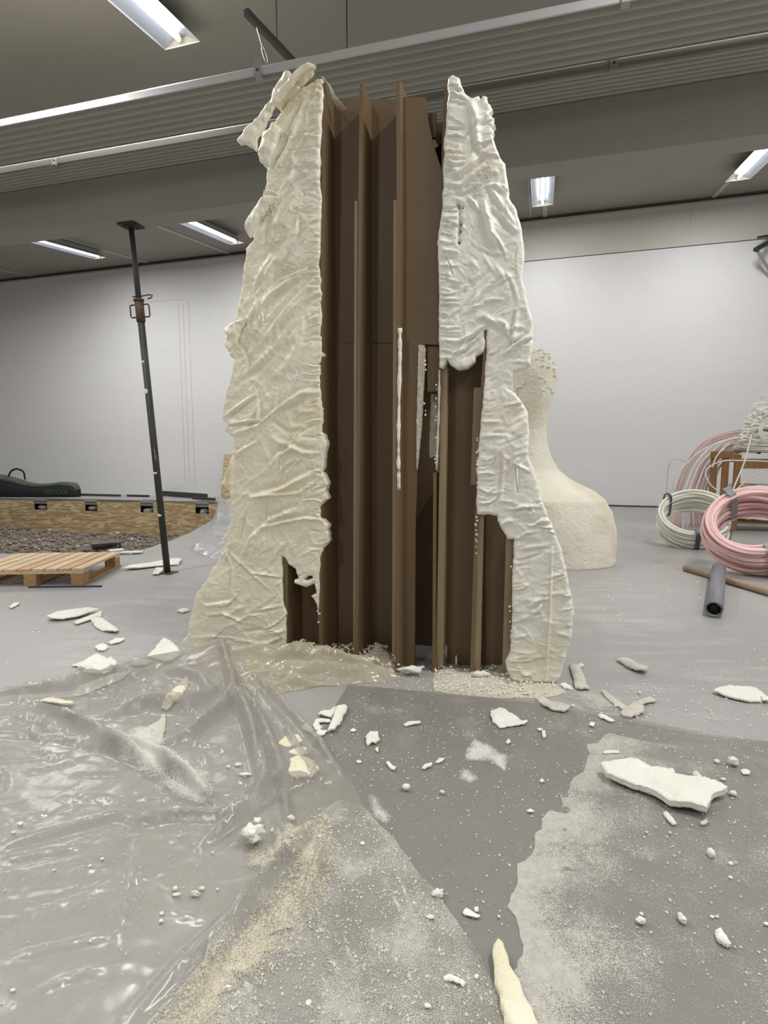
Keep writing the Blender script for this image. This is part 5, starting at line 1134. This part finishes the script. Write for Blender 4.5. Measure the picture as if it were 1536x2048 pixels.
FR = [
 ([(92,1241),(112,1232),(135,1226),(152,1222),(175,1224),(200,1226),(178,1232),(160,1237),(125,1243),(105,1244)], 'long narrow cream flake, farthest left of the flakes on the open floor', .02, 'foam_chip', .02),
 ([(147,1249),(165,1240),(190,1231),(203,1224),(203,1235),(180,1243),(155,1251)], 'short cream flake touching the long narrow one', .018, 'foam_chip', .01),
 ([(183,1246),(205,1241),(222,1253),(238,1263),(233,1269),(205,1264),(190,1256)], 'curved white flake right of the two narrow ones', .02, 'foam_chip', .015),
 ([(18,1216),(28,1209),(41,1208),(33,1214),(22,1219)], 'small white flake near the left edge, in front of the pallet', .015, 'foam_chip', 0),
 ([(353,1225),(362,1220),(377,1219),(377,1224),(365,1228)], 'small white flake just left of the sculpture edge', .015, 'foam_chip', 0),
 ([(294,1317),(308,1306),(328,1281),(345,1292),(362,1312),(348,1324),(330,1328),(310,1322)], 'large white four-cornered slab lying left of the sculpture foot', .03, 'foam_chip', .0),
 ([(155,1345),(170,1334),(195,1325),(220,1330),(228,1342),(205,1355),(180,1352)], 'thick rounded cream chunk in front of the open floor flakes', .05, 'foam_chip', .02),
 ([(144,1334),(160,1328),(195,1323),(190,1330),(160,1336)], 'thin white flake tucked behind the thick rounded chunk', .012, 'foam_chip', 0),
 ([(205,1330),(222,1322),(235,1330),(232,1340),(222,1336)], 'knobbly white bit at the right end of the rounded chunk', .03, 'foam_chip', 0),
 ([(190,1298),(205,1290),(218,1297),(210,1303),(195,1304)], 'small pale piece left of the four-cornered slab', .015, 'foam_chip', 0),
 ([(215,1288),(230,1280),(250,1280),(240,1287),(222,1291)], 'pale sliver above the small piece, left of the slab', .012, 'foam_chip', 0),
 ([(262,1334),(268,1322),(306,1324),(290,1334)], 'flat white flake lying against the plastic fold', .015, 'foam_chip', 0),
 ([(375,1331),(390,1325),(396,1330),(384,1333)], 'small white flake under the sculpture left corner', .012, 'foam_chip', 0),
 ([(243,1143),(262,1135),(300,1130),(330,1124),(345,1120),(363,1123),(358,1131),(325,1134),(285,1139)], 'long cream flake on the floor behind the foot of the prop', .03, 'foam_chip', .02),
 ([(305,1151),(312,1138),(325,1138),(326,1144),(316,1152)], 'small cream flake beside the prop base plate', .02, 'foam_chip', 0),
 ([(655,1470),(663,1450),(672,1420),(693,1417),(692,1430),(684,1447),(670,1466)], 'upright white triangular shard on the bare patch by the film edge', .025, 'foam_chip', .01),
 ([(636,1434),(640,1429),(660,1426),(672,1420),(664,1438),(650,1438)], 'white finger-like piece left of the triangular shard', .02, 'foam_chip', .005),
 ([(626,1452),(632,1446),(645,1460),(640,1466),(630,1464)], 'small slab piece under the triangular shard', .015, 'foam_chip', 0),
 ([(628,1446),(640,1441),(658,1442),(662,1448),(645,1449),(635,1450)], 'bent white strip between the finger-like piece and the small slab', .012, 'foam_chip', 0),
 ([(631,1470),(640,1463),(654,1466),(648,1474),(634,1476)], 'flat white bit below the small slab piece', .01, 'foam_chip', 0),
 ([(602,1458),(612,1455),(626,1462),(622,1470),(610,1466)], 'white bit touching the slanting film edge', .012, 'foam_chip', 0),
 ([(700,1466),(706,1460),(714,1464),(706,1467)], 'tiny flake right of the triangular shard', .008, 'foam_chip', 0),
 ([(732,1480),(740,1468),(756,1470),(760,1484),(752,1492),(744,1490),(735,1496),(731,1490)], 'crumbly white lump in the middle of the dark sheet', .02, 'foam_chip', .0),
 ([(807,1453),(815,1449),(842,1446),(842,1450),(822,1454),(810,1456)], 'short white stick on the dark sheet before the boards', .012, 'foam_chip', 0),
 ([(750,1501),(757,1498),(756,1508),(752,1506)], 'small pellet under the crumbly lump', .008, 'foam_chip', 0),
 ([(771,1530),(776,1528),(792,1540),(788,1546),(780,1540)], 'small angular flake left of centre on the dark sheet', .012, 'foam_chip', 0),
 ([(843,1541),(850,1535),(864,1531),(864,1535),(850,1543)], 'oval flake between two small flakes on the dark sheet', .012, 'foam_chip', 0),
 ([(871,1528),(878,1521),(889,1521),(884,1527),(873,1531)], 'winged small flake right of the oval one', .009, 'foam_chip', 0),
 ([(712,1527),(720,1524),(724,1528),(716,1530)], 'round-backed small flake near the slanting film edge', .009, 'foam_chip', 0),
 ([(980,1427),(998,1420),(1012,1426),(1030,1436),(1044,1447),(1056,1446),(1050,1453),(1018,1457),(1000,1460),(985,1447)], 'bright white torn flake in front of the right-hand boards', .014, 'foam_chip', .0),
 ([(1138,1333),(1158,1335),(1165,1352),(1172,1368),(1178,1381),(1162,1384),(1150,1380),(1147,1362)], 'upright rectangular slab just right of the sculpture foot', .022, 'foam_grey', .008),
 ([(1120,1372),(1128,1367),(1142,1375),(1145,1381),(1130,1380)], 'thin pale shard leaning beside the rectangular slab', .01, 'foam_chip', 0),
 ([(1154,1334),(1160,1330),(1168,1332),(1164,1337)], 'small white bit behind the rectangular slab', .012, 'foam_chip', 0),
 ([(1232,1324),(1245,1321),(1264,1326),(1282,1335),(1297,1344),(1290,1351),(1275,1347),(1255,1338),(1240,1328)], 'grey-cream shard with white ends, alone on the floor at the right', .022, 'foam_grey', .012),
 ([(1070,1402),(1085,1402),(1105,1408),(1141,1418),(1136,1424),(1128,1429),(1100,1424),(1085,1414)], 'beige flat shard in front of the sawdust', .018, 'foam_grey', .0),
 ([(1203,1384),(1213,1388),(1232,1402),(1257,1418),(1248,1424),(1228,1412),(1210,1398)], 'long beige sliver crossing under another one', .014, 'foam_grey', 0),
 ([(1240,1430),(1252,1418),(1270,1410),(1288,1418),(1286,1430),(1262,1440),(1246,1438)], 'beige block with a white rim at the crossing of the slivers', .022, 'foam_grey', .004),
 ([(1262,1414),(1285,1402),(1300,1398),(1314,1406),(1300,1409),(1280,1414)], 'beige sliver pointing right from the crossing', .014, 'foam_grey', 0),
 ([(1196,1434),(1202,1429),(1212,1436),(1230,1446),(1222,1448),(1202,1440)], 'bone-shaped pale bit below the beige sliver', .012, 'foam_chip', 0),
 ([(1425,1389),(1440,1381),(1462,1377),(1490,1378),(1515,1384),(1532,1398),(1525,1408),(1490,1406),(1455,1399)], 'ribbed fan-shaped cream flake at the right edge', .022, 'foam_chip', .012),
 ([(1520,1402),(1550,1404),(1560,1411),(1525,1409)], 'thin tail piece beyond the ribbed fan-shaped flake', .012, 'foam_chip', 0),
 ([(1204,1508),(1215,1505),(1238,1505),(1238,1509),(1208,1511)], 'straight white sliver at the ragged dust edge', .008, 'foam_chip', 0),
 ([(1326,1630),(1332,1628),(1344,1640),(1353,1654),(1346,1656),(1334,1645)], 'slim white stick below the big torn slab', .012, 'foam_chip', 0),
 ([(1400,1650),(1410,1645),(1418,1648),(1412,1654),(1402,1655)], 'small beige bit under the tip of the big slab', .012, 'foam_grey', 0),
 ([(1384,1552),(1392,1550),(1406,1560),(1405,1567),(1394,1562)], 'curled sliver above the right end of the big slab', .012, 'foam_chip', .005),
 ([(1481,1546),(1488,1543),(1500,1548),(1498,1554),(1486,1552)], 'white flake right of the curled sliver', .01, 'foam_chip', 0),
 ([(1430,1873),(1440,1872),(1452,1882),(1461,1898),(1455,1903),(1442,1895),(1432,1886)], 'bright knobbly chunk in the lower right, beyond the two nuggets', .025, 'foam_chip', .005),
 ([(925,1832),(932,1822),(945,1828),(961,1838),(955,1842),(938,1838)], 'torn flake on the dark strip near its narrow end', .008, 'foam_chip', 0),
 ([(890,1962),(902,1959),(918,1966),(932,1976),(926,1983),(908,1974),(898,1972)], 'bright white torn flake on the crumpled sheet near its slanting edge', .01, 'foam_chip', 0),
 ([(150,1660),(0,1),(0,1)][:0] or [(35,1655),(44,1651),(48,1653),(40,1658)], 'small white chip on the sheet at the far left', .008, 'foam_chip', 0),
 ([(22,1672),(30,1670),(34,1673),(26,1675)], 'small white chip just below the other at the far left', .008, 'foam_chip', 0),
 ([(1181,1447),(1190,1450),(1186,1457),(1178,1454)], 'small flake left of the bone-shaped bit', .008, 'foam_chip', 0),
 ([(1083,1467),(1090,1466),(1092,1478),(1086,1480)], 'upright white chip on the dark sheet right of the torn flake', .01, 'foam_chip', 0),
 ([(1074,1461),(1081,1459),(1086,1463),(1078,1466)], 'small chip next to the upright white chip', .008, 'foam_chip', 0),
 ([(1011,1487),(1018,1481),(1021,1488),(1015,1492)], 'grey-white chip at the upper corner of the dust smear', .008, 'foam_chip', 0),
 ([(1052,1626),(1060,1622),(1068,1629),(1060,1630)], 'white chip left of the ragged dust edge', .008, 'foam_chip', 0),
 ([(1078,1566),(1084,1560),(1090,1567),(1084,1569)], 'small star-like chip on the dark sheet', .007, 'foam_chip', 0),
]
for i, (px, lb, th_, mt, arch) in enumerate(FR):
    hf = film_h if px[0][0] < 60 and px[0][1] > 1500 or lb.startswith('bright white torn flake on the crumpled') else fl_h
    b_ = .003 + (fh(px[0][0], px[0][1], hf) if hf is film_h else (0.002 if px[0][1] > 1400 else 0)) + (.012 if 'thin tail' in lb else 0)
    sheet_frag(px, lb, 100 + i, th_ * (1 if px[0][1] < 1420 else .85), mt, base=b_, arch=arch, rag=(.010, .0025))
sheet_frag([(1198,1549),(1222,1546),(1250,1540),(1275,1542),(1300,1557),(1345,1559),(1350,1567),(1375,1572),(1410,1578),(1440,1588),(1455,1598),(1425,1612),(1420,1628),(1412,1643),(1385,1634),(1345,1626),(1320,1612),(1296,1598),(1268,1590),(1240,1578),(1212,1568)], 'big thick torn white slab on the right-hand sheet, largest loose piece', 201, .052, 'foam_chip', base=.004, tilt=(.0, .0), rag=(.012, .004), spacing=.006)
sheet_frag([(985,1912),(995,1904),(1004,1912),(1015,1940),(1036,1975),(1048,2000),(1062,2030),(1085,2090),(1040,2110),(1010,2060),(998,2005),(988,1960)], 'long cream shard with a glossy groove at the bottom edge of the picture', 202, .030, 'foam_chip_yellow', base=.004, arch=.012, rag=(.012, .004), spacing=.005)
sheet_frag([(322,1420),(332,1398),(352,1378),(374,1354),(377,1372),(365,1395),(345,1412),(335,1424)], 'yellow-cream flake wedged in the folds of the crumpled sheet', 203, .010, 'foam_chip_yellow', base=fh(350, 1395, film_h) - .004, rag=(.01, .004))
sheet_frag([(80,1412),(100,1406),(130,1412),(148,1412),(145,1418),(118,1417),(98,1414)], 'thin cream flake lying along the rolled edge of the crumpled sheet', 204, .010, 'foam_chip_yellow', base=.02, rag=(.01, .003))
sheet_frag([(144,1392),(155,1375),(190,1362),(230,1348),(270,1340),(240,1362),(205,1376),(165,1392)], 'long flat white flake under the rear edge of the crumpled sheet', 205, .006, 'foam_chip', base=.001, rag=(.01, .003))
sheet_frag([(128,1425),(136,1426),(152,1438),(148,1441),(136,1434)], 'small white flake in the fold left of the yellow-cream flake', 206, .008, 'foam_chip', base=.02)
sheet_frag([(272,1478),(295,1458),(318,1448),(328,1430),(333,1445),(331,1462),(325,1480),(332,1496),(318,1495),(300,1485)], 'dusty upright film scrap coated with foam at the middle of the folds', 207, .006, 'foam_grey', base=fh(305, 1470, film_h), rag=(.012, .005))
# pieces seen through the hanging film
for px, lb, th_ in (([(572,1552),(582,1535),(578,1522),(600,1512),(628,1525),(640,1545),(622,1558),(592,1560)], 'blurred cream chunk seen through the clear film, lowest one', .012), ([(556,1490),(570,1476),(596,1472),(606,1485),(590,1494),(570,1498)], 'blurred cream piece seen through the film, uppermost one', .010), ([(575,1510),(590,1498),(612,1498),(618,1510),(595,1514)], 'blurred cream piece seen through the film, between the other two', .010)):
    sheet_frag(px, lb, 210 + len(lb), th_, 'foam_chip_yellow', base=.002)
NG = [
 (812,1582,9,'white nugget on the dark sheet, larger of two',(1,.8,.7)), (884,1590,6,'white nugget right of the larger one on the dark sheet',(1,.7,.8)),
 (875,1797,11,'cone-shaped white nugget on the dark strip',(1.15,.7,.75)), (953,1826,6,'round white pellet beside the torn flake',(1,1,.9)), (998,1838,3,'tiny round pellet on the dark strip near the narrow end',(1,1,.9)),
 (1281,1850,10,'smooth nugget in the lower right, left one of two',(1,.75,.7)), (1363,1846,10,'bean-shaped nugget in the lower right, right one of two',(.7,1.2,.8)), (1283,1832,4,'small crumb cluster above the left smooth nugget',(1,1,.6)),
 (1422,1716,9,'rough round nugget below the big slab',(.9,1,.9)), (1461,1732,5,'small square nugget right of the rough round one',(1.2,.8,.6)), (1461,1759,4,'small star nugget right of the rough round one',(1.2,1,.5)),
 (1466,1533,10,'lumpy round nugget at the right above the big slab',(1,.8,.9)), (1434,1528,6,'smaller nugget left of the lumpy round one',(1,.8,.7)), (1465,1593,9,'elongated nugget by the right tip of the big slab',(1,.6,.6)),
 (1446,1563,5,'small crumb between the nuggets above the big slab',(1.2,.8,.6)), (1427,1565,5,'flat crumb above the big slab right half',(1.5,.6,.4)), (1424,1838,5,'crumb pair in the lower right, left bit',(1,.8,.6)), (1434,1838,4,'crumb pair in the lower right, right bit',(1,.8,.6)),
 (1533,1853,7,'white bit cut by the right edge in the lower right',(1,.6,.5)), (1146,1415,4,'grey-white crumb by the beige flat shard',(1,.8,.6)),
 (1279,1389,3,'lone crumb on the floor above the beige slivers',(1,1,1)), (1231,1416,4,'crumb under the crossing slivers',(1,.8,.8)), (1340,1670,3,'lone pellet left of the rough nugget',(1,1,1)), (1293,1669,3,'lone pellet under the middle of the big slab',(1,1,1)),
]
for i, (x, y, r, lb, sq) in enumerate(NG): lump(x, y, r, lb, 300 + i, sq)
FN = [(508,1690,19,'large popcorn-like white foam lump on the crumpled sheet',(1.1,.9,.8),.6), (515,1653,8,'ragged white bit above the popcorn-like lump',(1,.9,.8),.5), (545,1669,5,'small white bit right of the popcorn-like lump',(.7,.9,.8),.3),
 (582,1655,8,'white bit lying behind the fold right of the lump',(1,.7,.8),.4), (351,1785,6,'small white knob on the sheet, left of the shard',(.8,1,.8),.3), (353,1798,7,'flat white bit below the small knob',(1.2,.5,.5),.5), (391,1798,10,'elongated white shard on the sheet, lower part',(1.1,.5,.6),.3), (404,1785,8,'elongated white shard on the sheet, upper part',(.9,.6,.6),.3),
 (435,1786,4,'small pellet right of the elongated shard',(1,.7,.7),.3), (324,1834,5,'heart-shaped crumb below the shard',(1,.8,.6),.4), (322,1850,5,'grey crumb below the heart-shaped one',(1,.9,.7),.4), (617,2014,7,'round flat white disc at the bottom of the sheet',(1,1,.25),.1), (457,1983,7,'thin white flake near the bottom of the sheet',(1.2,.4,.3),.3), (855,2022,9,'white lump at the bottom near the slanting sheet edge',(1,.6,.5),.4),
 (891,1966,6,'round nugget at the left end of the torn flake on the sheet',(1,1,.8),.2), (952,1962,5,'small nugget on the sheet slanting edge, near the long shard',(1.1,.9,.7),.4), (204,1725,4,'pellet on the sheet, upper one of a loose row',(1,.8,.8),.3), (180,1741,4,'pellet on the sheet, left one of a loose row',(1,1,.8),.3), (108,1747,3,'pellet on the left part of the sheet',(1,1,.8),.3), (26,1991,5,'pellet in the lower left corner',(1.1,.8,.7),.3), (425,1712,3,'round pellet left of the popcorn-like lump',(1,1,1),.2), (181,1892,3,'pellet on the thin crease in the lower left',(1,1,1),.2), (725,1694,5,'round pellet on the dusty part right of the fold',(1,1,.5),.2), (640,1697,4,'pellet in the dusty valley',(1,1,.6),.2), (860,1850,7,'ragged bit on the dusty slanting edge',(1.4,.7,.5),.5)]
for i, (x, y, r, lb, sq, lm) in enumerate(FN): lump(x, y, r, lb, 400 + i, sq, base=fh(x, y, film_h), lumpy=lm)
FS = [(398,1447,6,'white bit on the plastic behind the bundle tip',(1.2,.6,.4)), (355,1455,4,'small bit near the coated scrap',(1,.6,.6)), (490,1558,10,'flat white bit before the hanging film',(1.2,.5,.3)), (478,1537,7,'small ragged bit above the flat one',(1.3,.6,.4)), (457,1541,5,'pale bit left of the ragged one',(1.2,.6,.4)), (822,1352,16,'white crumpled bit at the foot of the ribs',(1.3,.6,.5)), (843,1341,7,'white bit inside the dark gap',(1.2,.6,.4)), (731,1342,14,'flat white bit lying on the rubble heap',(1.5,.5,.25)), (960,1362,13,'ragged cream bit on the sawdust',(1.2,.7,.6)), (912,1336,6,'sharp sliver standing against the right-hand boards',(.4,.5,1.8))]
for i, (x, y, r, lb, sq) in enumerate(FS): lump(x, y, r, lb, 500 + i, sq, base=fh(x, y, film_h) if y > 1430 else (.05 if 'heap' in lb else .012), lumpy=.45)
# thin splinters at the right skin's foot
m = MB(); p0 = ground(1015, 1362); m.tube([p0 + Z * .02, ground(1048, 1370, .012)], .0035, 5); m.tube([ground(1008, 1352, .03), ground(1020, 1372, .012)], .003, 5)
o = m.obj('wood_splinter', 'card', None); tag(o, 'brown wood splinters at the foot of the right-hand foam skin', 'splinter')
